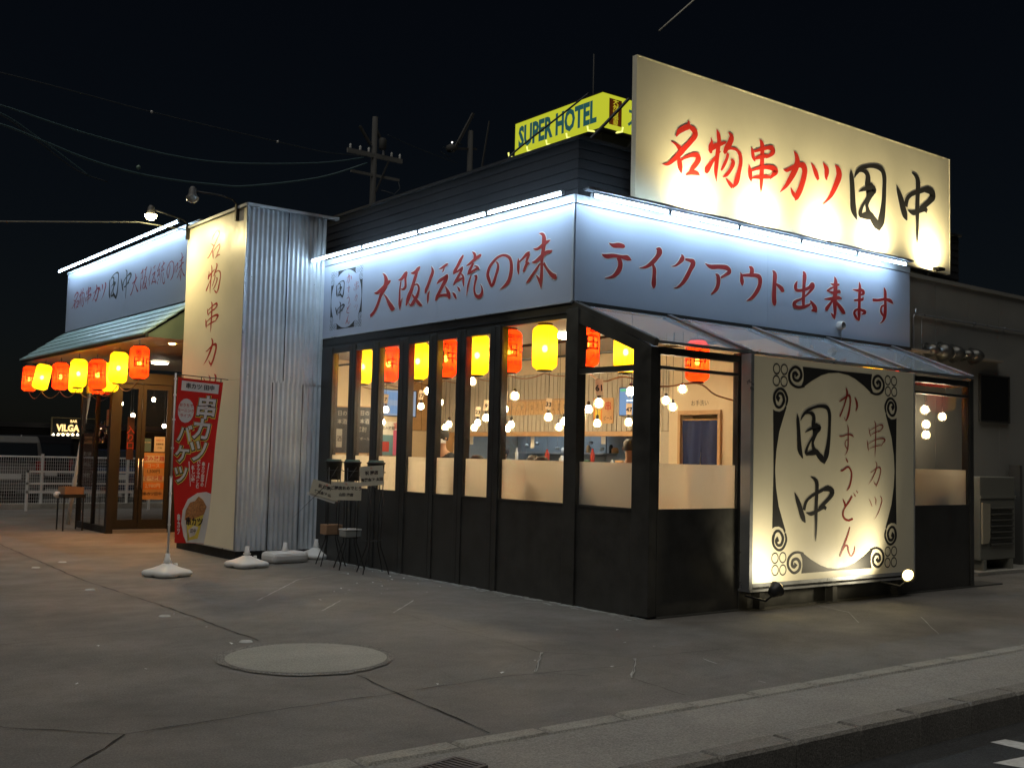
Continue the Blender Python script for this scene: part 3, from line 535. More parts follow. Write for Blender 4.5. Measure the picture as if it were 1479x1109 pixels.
# glass roof of the bay
slope = lambda y: 3.20+(2.70-3.20)*(-y/(BAY+.03))
for xx in XR:
    m = MB(); m.bar((xx+(.02 if xx == 0 else -.03), .0, 3.20), (xx+(.02 if xx == 0 else -.03), -BAY-.04, 2.705), .06, .07); rf = m.build('rafter', blk, B)
    m = MB()
    for s in (-.018, .018): m.bar((xx+(.02 if xx == 0 else -.03)+s, .0, 3.243), (xx+(.02 if xx == 0 else -.03)+s, -BAY-.04, 2.748), .008, .012)
    m.build('cap_strip', alu, rf)
for i in range(4):
    x0, x1 = XR[i]+(.052 if i == 0 else .002), XR[i+1]-.062
    m = MB(); m.add([(x0, -.01, 3.215), (x1, -.01, 3.215), (x1, -BAY-.03, 2.715), (x0, -BAY-.03, 2.715)], [(0, 1, 2, 3)]); m.build('roof_pane', roofglass, B)
m = MB(); m.box(-.0, R1-.02, -.06, -.001, 3.19, 3.235); m.build('head_flashing', blkm, B)
m = MB(); m.box(.06, BR, -BAY-.05, -BAY-.02, 2.70, 2.73); m.build('eaves_trim', alu, B)
# roof slab and set-back upper storey
m = MB(); m.box(.13, 12.4, .31, 8.6, 4.05, 4.118); m.build('roof', darkwall, B)
def siding(name, x0, x1, y0, y1, z0, z1, m_, step=.115, horiz=True):
    o = MB(); z = z0
    while z < z1-.001:
        zz = min(z+step, z1)
        o.add([(x0, y0, z), (x1, y0, z), (x1, y1, z), (x0, y1, z), (x0-.0+.006, y0+.012, zz-.004), (x1-.012, y0+.012, zz-.004), (x1-.012, y1-.012, zz-.004), (x0+.012, y1-.012, zz-.004)],
              [(0, 3, 2, 1), (4, 5, 6, 7), (0, 1, 5, 4), (1, 2, 6, 5), (2, 3, 7, 6), (3, 0, 4, 7)]); z = zz
    return o.build(name, m_, B)
siding('upper_wall', .30, 8.2, .30, 6.4, 4.12, 5.14, darkwall)
m = MB(); m.box(.27, 8.23, .27, 6.43, 5.14, 5.175); m.build('parapet_cap', darkwall, B)
# plain grey wall on the right
o = B
def vseams(x0, x1, step):
    m = MB(); xx = x0
    while xx < x1:
        w_ = min(step-.006, x1-xx); m.box(xx, xx+w_, .13, .155, .0, 4.30); xx += step
    return m
xx = R1+.0
while xx < 12.4:
    m = MB(); m.box(xx, xx+.904, .13+random.uniform(0, .004), .16, .01, 4.30); m.build('wall_panel', greywall, B); xx += .91
m = MB(); m.box(R1, 12.6, .16, .3, .0, 4.30); m.build('side_wall', greywall, B)
m = MB(); m.box(R1+.0, 12.6, .10, .34, 4.302, 4.36); m.build('parapet_cap', greywall, B)
# hidden flank and back walls
m = MB(); m.box(12.5, 12.6, .3, 8.6, 0, 4.3); m.box(-.0, 12.6, 8.72, 8.80, 0, 4.1); m.build('back_wall', greywall, B)
m = MB(); m.box(.0, .12, L1+.01, 8.72, .0, 4.1); m.build('side_wall', blkm, B)
m = MB(); m.box(.04, R1, .02, .12, 3.24, 4.3); m.box(.02, .12, .12, L1, 3.24, 4.3); m.build('fascia_backing', blkm, B)

# corrugated pillar
m = MB(); m.box(-PWD+.03, -.0, L1+.03, L2-.03, 0, .15); m.build('plinth', blkm, B)
m = MB(); m.box(-PWD+.03, -.0, L1+.03, L2-.01, .15, 5.04); m.build('pillar_core', darkwall, B)
def corrugated(x0, x1, y, z0, z1, pitch, dep, name, m_, axis='y', sgn=-1, parent=B):
    n = int(abs(x1-x0)/pitch*8); o = MB(); a = []; b_ = []
    for i in range(n+1):
        t = x0+(x1-x0)*i/n; q = y+sgn*(dep/2+dep/2*math.cos(2*math.pi*(t-x0)/pitch))
        p = (t, q) if axis == 'y' else (q, t)
        a.append((*p, z0)); b_.append((*p, z1))
    o.add(a+b_, [(i, i+1, n+2+i, n+1+i) for i in range(n)], True)
    return o.build(name, m_, parent)
corrugated(-PWD+.004, -.78, L1+.025, .13, 2.56, .075, .024, 'corrugated_sheet', galv)
corrugated(-.78, -.30, L1+.0225, .13, 2.56, .075, .024, 'corrugated_sheet', galv)
corrugated(-.30, -.005, L1+.025, .13, 2.56, .075, .024, 'corrugated_sheet', galv)
corrugated(-PWD+.004, -.62, L1+.021, 2.53, 5.03, .075, .024, 'corrugated_sheet', galv)
corrugated(-.62, -.005, L1+.0185, 2.53, 5.03, .075, .024, 'corrugated_sheet', galv)
m = MB(); m.box(-PWD-.02, .18, L1-.03, L1+.06, 5.035, 5.075); m.box(-PWD-.03, -PWD+.05, L1-.0, L2, 5.0355, 5.074); m.build('pillar_cap', galv, B)
m = MB()
for z in (2.62, 4.02):
    for i in range(4): m.sphere((-1.17+i*.33, L1-.004, z), .009, 8, 6)
m.build('screw_heads', alu, B, kind='stuff')
m = MB(); m.box(-PWD-.016, -PWD+.002, L1-.006, L1+.012, .14, 5.035); m.build('corner_trim', alu, B)

# LED tubes with their trays
tubes = 'white tube lights along the tops of the fascias'
def tube_light(a, b, label, bracket):
    a, b = Vector(a), Vector(b); d = (b-a).normalized(); t = empty('tube_light', label, 'light', tuple(a), group=tubes)
    m = MB(); m.tube([d*.03, (b-a)-d*.03], .017, 10); m.build('tube', tube_e, t)
    m = MB(); m.bar(Vector((0, 0, .027)), (b-a)+Vector((0, 0, .027)), .036, .016); m.build('batten', alu, t)
    for e in (Vector((0, 0, 0)), b-a): m = MB(); m.bar(e+Vector((0, 0, -.017)), e+Vector((0, 0, .02)), .03, .03); m.build('end_cap', alu, t)
    for k in (.2, .8):
        p = (b-a)*k+Vector((0, 0, .036)); m = MB(); m.tube([p, p+Vector(bracket)], .008, 6); m.build('bracket', iron, t)
ys = [5.66, 4.16, 2.74, 1.27, -.10]
for i, w in enumerate(('farthest left, next to the corrugated pillar', 'second from the corrugated pillar', 'second from the building corner', 'nearest the building corner')):
    tube_light((-.25, ys[i]-.012, 4.36), (-.25, ys[i+1]+.012, 4.36), 'white tube light over the left blue fascia, '+w, (.25, 0, .015))
xs = [.02, 1.20, 2.38, 3.56, 4.74, 5.90]
for i, w in enumerate(('nearest the building corner', 'second from the corner', 'middle one of five', 'second from its right end', 'at its right end')):
    tube_light((xs[i]+.012, -.25, 4.35), (xs[i+1]-.012, -.25, 4.35), 'white tube light over the takeout fascia, '+w, (0, .25, .015))
m = MB(); m.box(-.06, 6.0, -.30, -.21, 4.395, 4.42); m.build('light_tray', alu, B)
ys = [15.85, 14.0, 12.2, 10.5, 8.80]
for i, w in enumerate(('farthest left', 'second from the left end', 'third from the left end', 'nearest the cream pillar')):
    tube_light((-1.12, ys[i]-.012, 5.32), (-1.12, ys[i+1]+.012, 5.32), 'white tube light above the entrance fascia, '+w, (.22, 0, .015))

# ------------------------------------------------------------------ fascia signs
F = empty('fascia_sign', 'blue-white fascia with red brush lettering and a small black crest left of the corner', 'sign', (0, 0, ZB))
F_ = lambda ob: (setattr(ob, 'location', (0, 0, -ZB)), ob)[1]
m = MB(); m.box(-.02, .02, .0, 2.6, ZB, ZP); F_(m.build('board', white, F))
m = MB(); m.box(-.02, .02, 2.602, L1-.002, ZB, ZP); F_(m.build('board', white, F))
m = MB(); m.box(-.028, .018, -.018, L1-.002, ZP+.012, ZT); F_(m.build('top_trim', trimw, F))
m = MB(); m.box(-.026, .018, -.0, L1-.002, ZB-.016, ZB-.001); F_(m.build('bottom_trim', trimw, F))
m = MB(); m.box(-.024, -.0205, -.021, .012, ZB, ZP); F_(m.build('corner_trim', trimw, F))
for ch, c in dict(大=(-3.954, 3.726), 阪=(-3.258, 3.72), 伝=(-2.611, 3.715), 統=(-1.959, 3.738), の=(-1.311, 3.694), 味=(-.603, 3.74)).items():
    F_(glyph(ch, (-.02, -c[0], c[1]), UXL, NX, red, F, halo=halo)).name
for o in list(F.children):
    if o.name.startswith('lettering_outline'): o.location = (0, 0, -ZB)
e0 = len(F.children)
emblem((-.02, 4.985, 3.76), UXL, NX, .92/2.264, .86/2.233, F, black, red, 2.4)
for o in F.children: o.location = (0, 0, -ZB)
F = empty('fascia_sign', 'blue-white fascia right of the corner with red takeout lettering above the glass roof', 'sign', (0, 0, ZB))
m = MB(); m.box(.003, 3.2, -.02, .018, ZB, ZP); m.build('board', white, F)
m = MB(); m.box(3.202, R1, -.02, .018, ZB, ZP); m.build('board', white, F)
m = MB(); m.box(.0, R1, -.028, .018, ZP+.012, ZT); m.build('top_trim', trimw, F)
m = MB(); m.box(.003, R1, -.026, .018, ZB-.016, ZB-.001); m.build('bottom_trim', trimw, F)
for ch, c in dict(テ=(.607, 3.734), イ=(1.116, 3.737), ク=(1.657, 3.75), ア=(2.264, 3.723), ウ=(2.866, 3.748), ト=(3.406, 3.75), 出=(3.95, 3.78), 来=(4.58, 3.759), ま=(5.115, 3.774), す=(5.677, 3.77)).items():
    glyph(ch, (c[0], -.02, c[1]), UXR, NY, red, F, halo=halo)
for o in F.children: o.location = (0, 0, -ZB)

# rooftop sign
F = empty('rooftop_sign', 'large cream floodlit board on the roof with red and black brush lettering', 'sign', (4.3, .15, 4.46))
m = MB(); m.box(1.0, 7.58, .10, .16, 4.47, 6.21); m.build('board', cream, F)
m = MB(); m.box(.985, .999, .095, .17, 4.455, 6.225); m.box(7.581, 7.595, .095, .17, 4.455, 6.225); m.box(.999, 7.581, .095, .17, 6.211, 6.225); m.box(.999, 7.581, .095, .17, 4.455, 4.469)
m.build('frame', cream, F)
m = MB()
for x0 in (1.6, 3.6, 5.6, 7.2): m.bar((x0, .2, 4.2), (x0, .2, 6.1), .05); m.bar((x0, .2, 5.9), (x0, 1.2, 5.15), .04)
m.build('back_brace', iron, F)
rr = mat('vinyl_red_bright', (0.62, 0.03, 0.02), 0.5)
for ch, c in dict(名=(1.742, 5.291), 物=(2.476, 5.283), 串=(3.227, 5.309), カ=(3.824, 5.309), ツ=(4.521, 5.317), 田=(5.49, 5.31), 中=(6.657, 5.323)).items():
    glyph(ch, (c[0], .10, c[1]), UXR, NY, black if ch in '田中' else rr, F, halo=halo)
for o in F.children: o.location = (-4.3, -.15, -4.46)
# its five small floodlights, standing on the fascia top
spotc = (1.0, .84, .46)
for i, (xx, w) in enumerate(zip((1.95, 3.17, 4.45, 5.62, 6.98), ('under its first red character', 'under the middle of its red characters', 'under its last red character', 'under its big black box-shaped character', 'under its last black character'))):
    t = empty('floodlight', 'small floodlight washing the rooftop board, '+w, 'floodlight', (xx, -.09, 4.44), group='floodlights under the rooftop board')
    m = MB(); m.box(-.09, .09, -.045, .045, -.02, .02); m.build('housing', iron, t)
    m = MB(); m.bar((0, 0, -.02), (0, .06, -.045), .02); m.build('bracket', iron, t)
    m = MB(); m.add([(-.08, -.038, .0215), (.08, -.038, .0215), (.08, .038, .0215), (-.08, .038, .0215)], [(0, 1, 2, 3)]); m.build('lens', emit('flood_lens', spotc, 60), t)
    ld = bpy.data.lights.new('flood_beam', 'SPOT'); ld.energy = 190; ld.color = spotc; ld.spot_size = R(172); ld.spot_blend = 1; ld.shadow_soft_size = .04
    lo = bpy.data.objects.new('flood_beam', ld); COL.objects.link(lo); lo.parent = t; lo.location = (0, 0, .03); lo.rotation_euler = (R(180-20), 0, 0)

# hanging panel sign before the bay
F = empty('crest_panel_sign', 'tall cream panel with black scroll frame and brush lettering standing before the bay windows', 'sign', (2.75, -1.4, .22))
m = MB(); m.box(1.30, 4.24, -1.40, -1.36, .26, 2.67); m.build('board', cream, F)
m = MB(); m.box(1.25, 1.298, -1.41, -1.28, .24, 2.68); m.build('frame_side', alu, F); m = MB(); m.box(4.242, 4.26, -1.41, -1.28, .24, 2.68); m.build('frame_side', alu, F)
m = MB(); m.box(1.25, 4.26, -1.42, -1.26, .215, .238); m.box(1.30, 4.24, -1.412, -1.402, .262, .30); m.build('bottom_ledge', alu, F)
m = MB()
for x0 in (1.5, 2.75, 4.0): m.box(x0, x0+.08, -1.34, -1.25, .02, 2.6)
m.build('back_post', blkm, F)
emblem((2.752, -1.40, 1.485), UXR, NY, 1, 1, F, black, mat('vinyl_dark_red', (.28, .02, .015), .5))
for o in F.children: o.location = (-2.75, 1.4, -.22)
for (px, py, w, ang, dx) in ((1120, 852, 'at its lower left corner', 28, .28), (1314, 832, 'at its lower right corner', -28, -.25)):
    c = hit(px, py, 1, -1.80)
    t = empty('floodlight', 'floodlight on a short arm lighting the tall panel '+w, 'floodlight', tuple(c))
    m = MB(); m.lathe([(.0001, -.07), (.045, -.065), (.06, -.02), (.078, .015), (.083, .030)], (0, 0, 0), 20); h = m.build('head', iron, t)
    m = MB(); m.lathe([(.0001, .085), (.035, .075), (.058, .055), (.065, .032)], (0, 0, 0), 20); l_ = m.build('lens', emit('panel_flood_lens', (1.0, .74, .28), 9), h)
    tgt = Vector((c.x+(1.6 if dx > 0 else -1.6), -1.72, 1.0)); dd = tgt-c; qq = dd.to_track_quat('Z', 'Y'); h.rotation_euler = qq.to_euler()
    m = MB(); m.tube([(0, .0, -.03), (0, .12, -.12), (0, .38, -.10)], .012, 8); m.box(-.03, .03, -.03, .03, -c.z+.0, -.08) if False else None; m.build('arm', iron, t)
    ld = bpy.data.lights.new('flood_beam', 'SPOT'); ld.energy = 36; ld.color = (1.0, .86, .56); ld.spot_size = R(150); ld.spot_blend = .9; ld.shadow_soft_size = .05
    lo = bpy.data.objects.new('flood_beam', ld); COL.objects.link(lo); lo.parent = t
    q2 = (Vector((c.x+(.45 if dx > 0 else -.45), -1.4, .75))-c).to_track_quat('-Z', 'Y'); lo.rotation_euler = q2.to_euler(); lo.location = dd.normalized()*.13

# pillar sign
F = empty('pillar_sign', 'tall narrow cream board on the pillar with red vertical brush lettering', 'sign', (-PWD, 6.8, .15))
m = MB(); m.box(-PWD-.0, -PWD+.026, L1+.014, L2-.03, .15, 2.55); m.build('board', cream, F)
m = MB(); m.box(-PWD-.0, -PWD+.026, L1+.014, L2-.03, 2.553, 5.02); m.build('board', cream, F)
m = MB(); m.box(-PWD-.01, -PWD+.03, L1+.014, L2-.0, .135, .149); m.build('bottom_trim', alu, F)
for ch, y, z, w, h in (('名', 6.875, 4.652, .511, .471), ('物', 6.846, 4.108, .541, .467), ('串', 6.836, 3.534, .475, .469), ('カ', 6.86, 2.999, .468, .435), ('ツ', 6.828, 2.489, .485, .356)):
    gw, gh = gsize(ch); glyph(ch, (-PWD, y, z), UXL, NX, red, F, w/gw, h/gh, .72)
for o in F.children: o.location = (PWD, -6.8, -.15)
for (y, px, py, on, w) in ((7.9, 218, 309, True, 'lit, at the far edge of the pillar'), (6.0, 278, 283, False, 'unlit, at the near edge of the pillar')):
    c = hit(px, py, 1, y); root = Vector((-PWD-.02, y, 5.06))
    t = empty('arm_lamp', 'curved arm lamp over the pillar board, '+w, 'lamp', tuple(root))
    m = MB(); m.box(-.03, .03, -.025, .025, -.20, .04); m.tube([(0, 0, .03), (-.08, 0, .10), (-.25, 0, .135), (c.x-root.x+.05, 0, c.z-root.z+.07)], .012, 8); m.build('arm', iron, t)
    cc = c-root
    m = MB(); m.lathe([(.03, .13), (.05, .10), (.055, .03), (.075, -.01), (.08, -.02)], tuple(cc), 16); m.build('head', mat('lamp_grey', (.12, .12, .12), .5), t)
    m = MB(); m.lathe([(.0001, -.105), (.05, -.09), (.082, -.055), (.090, -.016)], tuple(cc), 16); m.build('lens', emit('arm_lamp_on', (1, .82, .40), 60) if on else mat('lamp_glass_off', (.3, .3, .28), .2), t)
    if on:
        ld = bpy.data.lights.new('lamp_beam', 'SPOT'); ld.energy = 145; ld.color = (1.0, .80, .38); ld.spot_size = R(150); ld.spot_blend = .9; ld.shadow_soft_size = .05
        lo = bpy.data.objects.new('lamp_beam', ld); COL.objects.link(lo); lo.parent = t; lo.location = cc+Vector((0, 0, -.14))
        lo.rotation_euler = (Vector((-1.27, 6.6, 2.8))-Vector(c)).to_track_quat('-Z', 'Y').to_euler()
# ------------------------------------------------------------------ entrance wing
WX, WY0, WY1, WZ0, WZ1 = -.90, 8.35, 15.9, 4.02, 5.30
F = empty('fascia_sign', 'blue-white fascia over the green awning with small red and black brush lettering', 'sign', (WX, 12, WZ0))
m = MB(); m.box(WX-.01, WX+.05, WY0, 12.1, WZ0, WZ1-.02); m.build('board', white, F)
m = MB(); m.box(WX-.01, WX+.05, 12.103, WY1, WZ0, WZ1-.02); m.build('board', white, F)
m = MB(); m.box(WX-.03, WX+.06, WY0, WY1, WZ1-.018, WZ1+.02); m.build('top_trim', trimw, F)
pm = mat('vinyl_plum', (.30, .02, .05), .5)
for ch, (y, z, w, h) in [('名', [-15.254, 4.661, 0.516, 0.384]), ('物', [-14.807, 4.665, 0.393, 0.41]), ('串', [-14.33, 4.664, 0.367, 0.372]), ('カ', [-13.864, 4.657, 0.415, 0.365]), ('ツ', [-13.433, 4.653, 0.45, 0.339]), ('田', [-12.719, 4.671, 0.554, 0.521]), ('中', [-11.996, 4.64, 0.583, 0.565]), ('大', [-11.482, 4.597, 0.44, 0.392]), ('阪', [-10.98, 4.629, 0.393, 0.431]), ('伝', [-10.544, 4.638, 0.37, 0.359]), ('統', [-10.104, 4.636, 0.40, 0.416]), ('の', [-9.656, 4.613, 0.324, 0.329]), ('味', [-9.198, 4.622, 0.47, 0.488])]:
    gw, gh = gsize(ch); glyph(ch, (WX-.01, -y, z), UXL, NX, black if ch in '田中' else pm, F, w/gw, h/gh, .8)
for o in F.children: o.location = (-WX, -12, -WZ0)
m = MB(); m.box(WX+.06, 3.0, WY0, WY1, 3.95, 5.25); m.build('entrance_upper_wall', darkwall, B)
# awning: stepped metal boards, green gable end, timber soffit
teal = mat('awning_teal', (0.36, 0.52, 0.52), 0.40, metal=.2, var=.12)
green = mat('gable_green', (0.28, 0.36, 0.25), 0.6, var=.06)
soff = mat('soffit', (0.50, 0.42, 0.32), 0.55, var=.1)
AY0, AY1, AX, AZ0, AZ1 = 8.26, 15.94, -1.75, 3.37, 3.99
m0 = MB(); m0.box(-.88, AX+.04, AY0+.03, AY1-.03, 3.325, 3.345); m0.build('soffit', soff, B)
m = MB(); m.box(-.87, 3.0, WY0, AY1-.03, 3.325, 3.345); m.build('porch_ceiling', soff, B)
n = 5
for i in range(n):
    a, b = i/n, (i+1)/n+.04
    xa, za = WX-.02+(AX-WX)*a, AZ1+(AZ0-AZ1)*a; xb, zb = WX-.02+(AX-WX)*b, AZ1+(AZ0-AZ1)*b
    m = MB(); m.prism([(xa, AY0, za), (xb, AY0, zb+.02), (xb, AY0, zb-.012), (xa, AY0, za-.03)], (0, AY1-AY0, 0)); m.build('awning_board', teal, B, bevel=.004)
for y0 in (AY0+.012, AY1-.032): m = MB(); m.prism([(WX, y0, AZ1-.05), (AX+.02, y0, AZ0-.03), (AX+.02, y0, 3.30), (WX, y0, 3.30)], (0, .02, 0)); m.build('gable_end', green, B)
m = MB(); m.box(AX-.02, AX+.03, AY0, AY1, 3.29, 3.365); m.build('gutter', mat('gutter', (.05, .07, .07), .4), B)
# porch back wall behind the glass lobby
m = MB(); m.box(2.2, 2.3, 8.8, 15.9, 0, 3.95); m.build('wing_wall', blkm, B)
t = empty('ceiling_light', 'oval white ceiling light under the entrance porch', 'light', (.28, 13.3, 3.30), group='porch ceiling lights')
m = MB(); m.lathe([(.0001, -.03), (.15, -.028), (.17, 0), (.17, .02)], (0, 0, 0), 24); m.build('diffuser', emit('ceiling_lamp', (1, .88, .66), 22), t)
m = MB(); m.lathe([(.172, -.005), (.19, .0), (.19, .022)], (0, 0, 0), 24); m.build('rim', whitepl, t)
for i, (x, y) in enumerate(((-.95, 9.3), (-1.1, 10.6), (-.2, 9.9))):  # added lamps that throw warm light on the porch ground
    t = empty('fill_downlight', 'added warm round fill light in the porch soffit, '+('nearest the pillar', 'above the lobby doors', 'deepest under the porch')[i], 'light', (x, y, 3.322), group='added porch fill lights')
    m = MB(); m.lathe([(.075, .0), (.06, -.012), (.06, .0)], (0, 0, 0), 20); m.build('rim', whitepl, t); m = MB(); m.lathe([(.0001, -.004), (.058, -.004)], (0, 0, 0), 20); m.build('lens', emit('fill_downlight_lens', (1, .42, .11), 1150), t)
# glass lobby
LX, LY0, LY1, LZ = -1.31, 11.15, 12.95, 2.84
V = empty('glass_lobby', 'black framed glass entrance lobby with double doors beneath the awning', 'lobby', (LX, LY0, 0))
def lb(name, m_, parent, *a, **k):
    m = MB(); m.box(*a); o = m.build(name, m_, parent, **k)
    o.location = (-LX, -LY0, 0) if parent is V else (0, 0, 0); return o
lb('corner_post', blkm, V, LX-.03, LX+.09, LY0-.03, LY0+.09, 0, LZ)
lb('post', blkm, V, LX-.02, LX+.06, LY1-.04, LY1+.04, 0, LZ); lb('post', blkm, V, LX-.022, LX+.05, LY0+.88, LY0+.92, .12, LZ-.12)
lb('top_rail', blkm, V, LX-.02, LX+.08, LY0+.09, LY1-.04, LZ-.12, LZ); lb('bottom_rail', blkm, V, LX-.02, LX+.06, LY0+.09, LY1-.04, 0, .12)
lb('side_pane', glass, V, LX+.01, LX+.016, LY0+.09, LY0+.88, .12, LZ-.12); lb('side_pane', glass, V, LX+.01, LX+.016, LY0+.92, LY1-.04, .12, LZ-.12)
lb('top_rail', blkm, V, LX+.09, 1.2, LY0-.02, LY0+.06, LZ-.12, LZ+.02); lb('threshold', alu, V, LX+.09, -.20, LY0-.01, LY0+.05, 0, .06)
lb('roof_slab', blkm, V, LX-.0, 1.2, LY0+.07, LY1+.04, LZ+.02, LZ+.08)
lb('post', blkm, V, -.22, -.10, LY0-.025, LY0+.08, 0, LZ-.12)
lb('side_wall', blkm, V, -.10, 1.2, LY0, LY0+.05, 0, LZ-.12)
for (x0, x1) in ((LX+.10, -.78), (-.77, -.23)):
    m = MB(); m.box(x0, x0+.07, LY0, LY0+.04, .07, LZ-.13); m.box(x1-.07, x1, LY0, LY0+.04, .07, LZ-.13); m.box(x0+.07, x1-.07, LY0, LY0+.04, .07, .24); m.box(x0+.07, x1-.07, LY0, LY0+.04, LZ-.22, LZ-.13)
    d = m.build('door', blkm, V); d.location = (-LX, -LY0, 0)
    m = MB(); m.box(x0+.07, x1-.07, LY0+.015, LY0+.021, .24, LZ-.22); m.build('pane', glass, d)
    m = MB(); xx = x1-.035 if x0 < -.9 else x0+.035; m.tube([(xx, LY0-.05, .8), (xx, LY0-.05, 1.35)], .011, 8); m.tube([(xx, LY0, .84), (xx, LY0-.05, .84)], .007, 6); m.tube([(xx, LY0, 1.31), (xx, LY0-.05, 1.31)], .007, 6); m.build('handle', alu, d)
def poster(name, label, cat, c, ux, w, h, base, texts, th=.008, group=None, em=0):
    """a printed sheet or board: flat base with printed blocks and lines"""
    ux = Vector(ux); nrm = ux.cross(Vector((0, 0, 1))); t = empty(name, label, cat, tuple(c), group=group)
    m = MB(); P = [ux*(-w/2)-Vector((0, 0, h/2)), ux*(w/2)-Vector((0, 0, h/2)), ux*(w/2)+Vector((0, 0, h/2)), ux*(-w/2)+Vector((0, 0, h/2))]
    m.prism(P, -nrm*th); m.build('sheet', base, t)
    for i, tx in enumerate(texts):
        if tx[0] == 'r':
            _, x0, z0, x1, z1, mm = tx; l = .0015+i*.0004
            m = MB(); m.add([ux*(a*w)+Vector((0, 0, b*h))+nrm*l for a, b in ((x0, z0), (x1, z0), (x1, z1), (x0, z1))], [(0, 1, 2, 3)]); m.build('print', mm, t)
        else:
            _, s, x0, z0, sz, mm = tx[:6]; lettering(s, ux*(x0*w)+Vector((0, 0, z0*h)), ux, (0, 0, 1), sz, mm, t, bold=.012*sz, vertical=len(tx) > 6, off=.004+i*.0003, name='print')
    return t
ppo = mat('paper_orange', (.62, .36, .16), .7, var=.1, vscale=8); ppw = mat('paper_white', (.72, .70, .62), .7); ppr = mat('print_red', (.50, .05, .03), .6)
ppb = mat('print_dark', (.04, .03, .03), .6); ppy = mat('print_yellow', (.75, .55, .06), .6); ppor = mat('print_orange', (.75, .25, .05), .6)
poster('menu_poster', 'tall orange and cream price poster behind the right glass door', 'poster', (-.50, LY0+.06, 1.03), (1, 0, 0), .46, .86, ppo,
       [('r', -.45, .30, .45, .44, ppw), ('t', '飲み放題', 0, .37, .10, ppr), ('r', -.45, .17, .45, .27, ppor), ('t', 'コース', 0, .22, .08, ppw), ('t', '1,500円', 0, .10, .08, ppb),
        ('r', -.45, -.10, .45, .0, ppw), ('t', '食べ放題', 0, -.05, .09, ppr), ('r', -.45, -.28, .45, -.14, ppor), ('t', '2,980円', 0, -.21, .09, ppw), ('t', '串カツ田中', 0, -.38, .07, ppb)])
poster('notice_sheet', 'small pale notice above the orange poster on the right glass door', 'notice', (-.40, LY0+.06, 1.62), (1, 0, 0), .20, .28, ppw, [('t', 'お知らせ', 0, .25, .035, ppr), ('t', '営業時間', 0, 0, .035, ppb), ('t', '17:00', 0, -.25, .04, ppb)])
poster('notice_sheet', 'small blue notice beside the pale sheet on the glass door', 'notice', (-.64, LY0+.06, 1.60), (1, 0, 0), .16, .24, mat('paper_blue', (.10, .22, .30), .6), [('t', 'WELCOME', 0, .2, .03, ppw)])
poster('hanging_strip', 'red and white vertical strip reading enter, in the lobby', 'sign', (-.80, LY0+.50, 1.72), (1, 0, 0), .13, .80, mat('strip_brown', (.06, .03, .03), .6), [('t', '入り口', 0, 0, .16, ppr, 1)])
poster('menu_board', 'brown wooden menu board on the left side glass of the lobby', 'board', (LX+.03, LY0+1.45, 1.30), (0, -1, 0), .62, 1.0, mat('board_brown', (.16, .09, .06), .6, var=.3, vscale=6), [('r', -.4, .3, .4, .44, ppo), ('t', '本日のおすすめ', 0, .37, .075, ppb), ('t', '串カツ 田中', 0, .1, .09, ppw), ('t', 'かすうどん', 0, -.1, .09, ppw), ('t', 'お持ち帰り', 0, -.3, .09, ppw)])
poster('notice_sheet', 'orange sheet on the lobby side glass near its black corner post', 'notice', (LX+.03, LY0+.25, 2.08), (0, -1, 0), .34, .30, ppo, [('t', '営業中', 0, 0, .09, ppr)])
# tinsel wreath hanging in the lobby
c = hit(147, 625, 0, -1.15); t = empty('tinsel_wreath', 'glittery gold and purple wreath hanging in the lobby window', 'wreath', tuple(c))
for nm, cl in (('gold_tinsel', (.75, .55, .15)), ('purple_tinsel', (.45, .12, .5)), ('silver_tinsel', (.7, .7, .75))):
    m = MB()
    for i in range(70):
        a = random.uniform(0, 6.283); r = random.gauss(.19, .03); p = Vector((random.gauss(0, .02), math.cos(a)*r*1.2, math.sin(a)*r*.85))
        d = Vector((random.gauss(0, 1), random.gauss(0, 1), random.gauss(0, 1))).normalized()*.03; e = Vector((random.gauss(0, 1), random.gauss(0, 1), random.gauss(0, 1))).normalized()*.010
        m.add([p-d, p+e, p+d, p-e], [(0, 1, 2, 3)])
    m.build(nm, mat(nm, cl, .2, metal=1), t, kind='stuff')
# lights inside the lobby
for i, (px, py) in enumerate(((175, 583), (192, 600), (188, 617), (207, 616), (237, 615), (222, 577))):
    c = hit(px, py, 1, LY0+.9+.1*i); t = empty('hanging_bulb', 'bare bulb hanging in the lobby, '+('uppermost left', 'second from the left, just below the highest', 'lower left of the door gap', 'just right of the door gap', 'farthest right', 'upper one behind the right door')[i], 'light bulb', tuple(c), group='bulbs hanging in the entrance lobby')
    m = MB(); m.sphere((0, 0, 0), .035, 12, 8, 1.2); m.build('bulb', emit('lobby_bulb', (1, .80, .55), 70), t)
    m = MB(); m.tube([(0, 0, .04), (0, 0, LZ+.02-c.z)], .004, 6); m.lathe([(.018, .03), (.018, .07), (.008, .08)]); m.build('cord', iron, t)

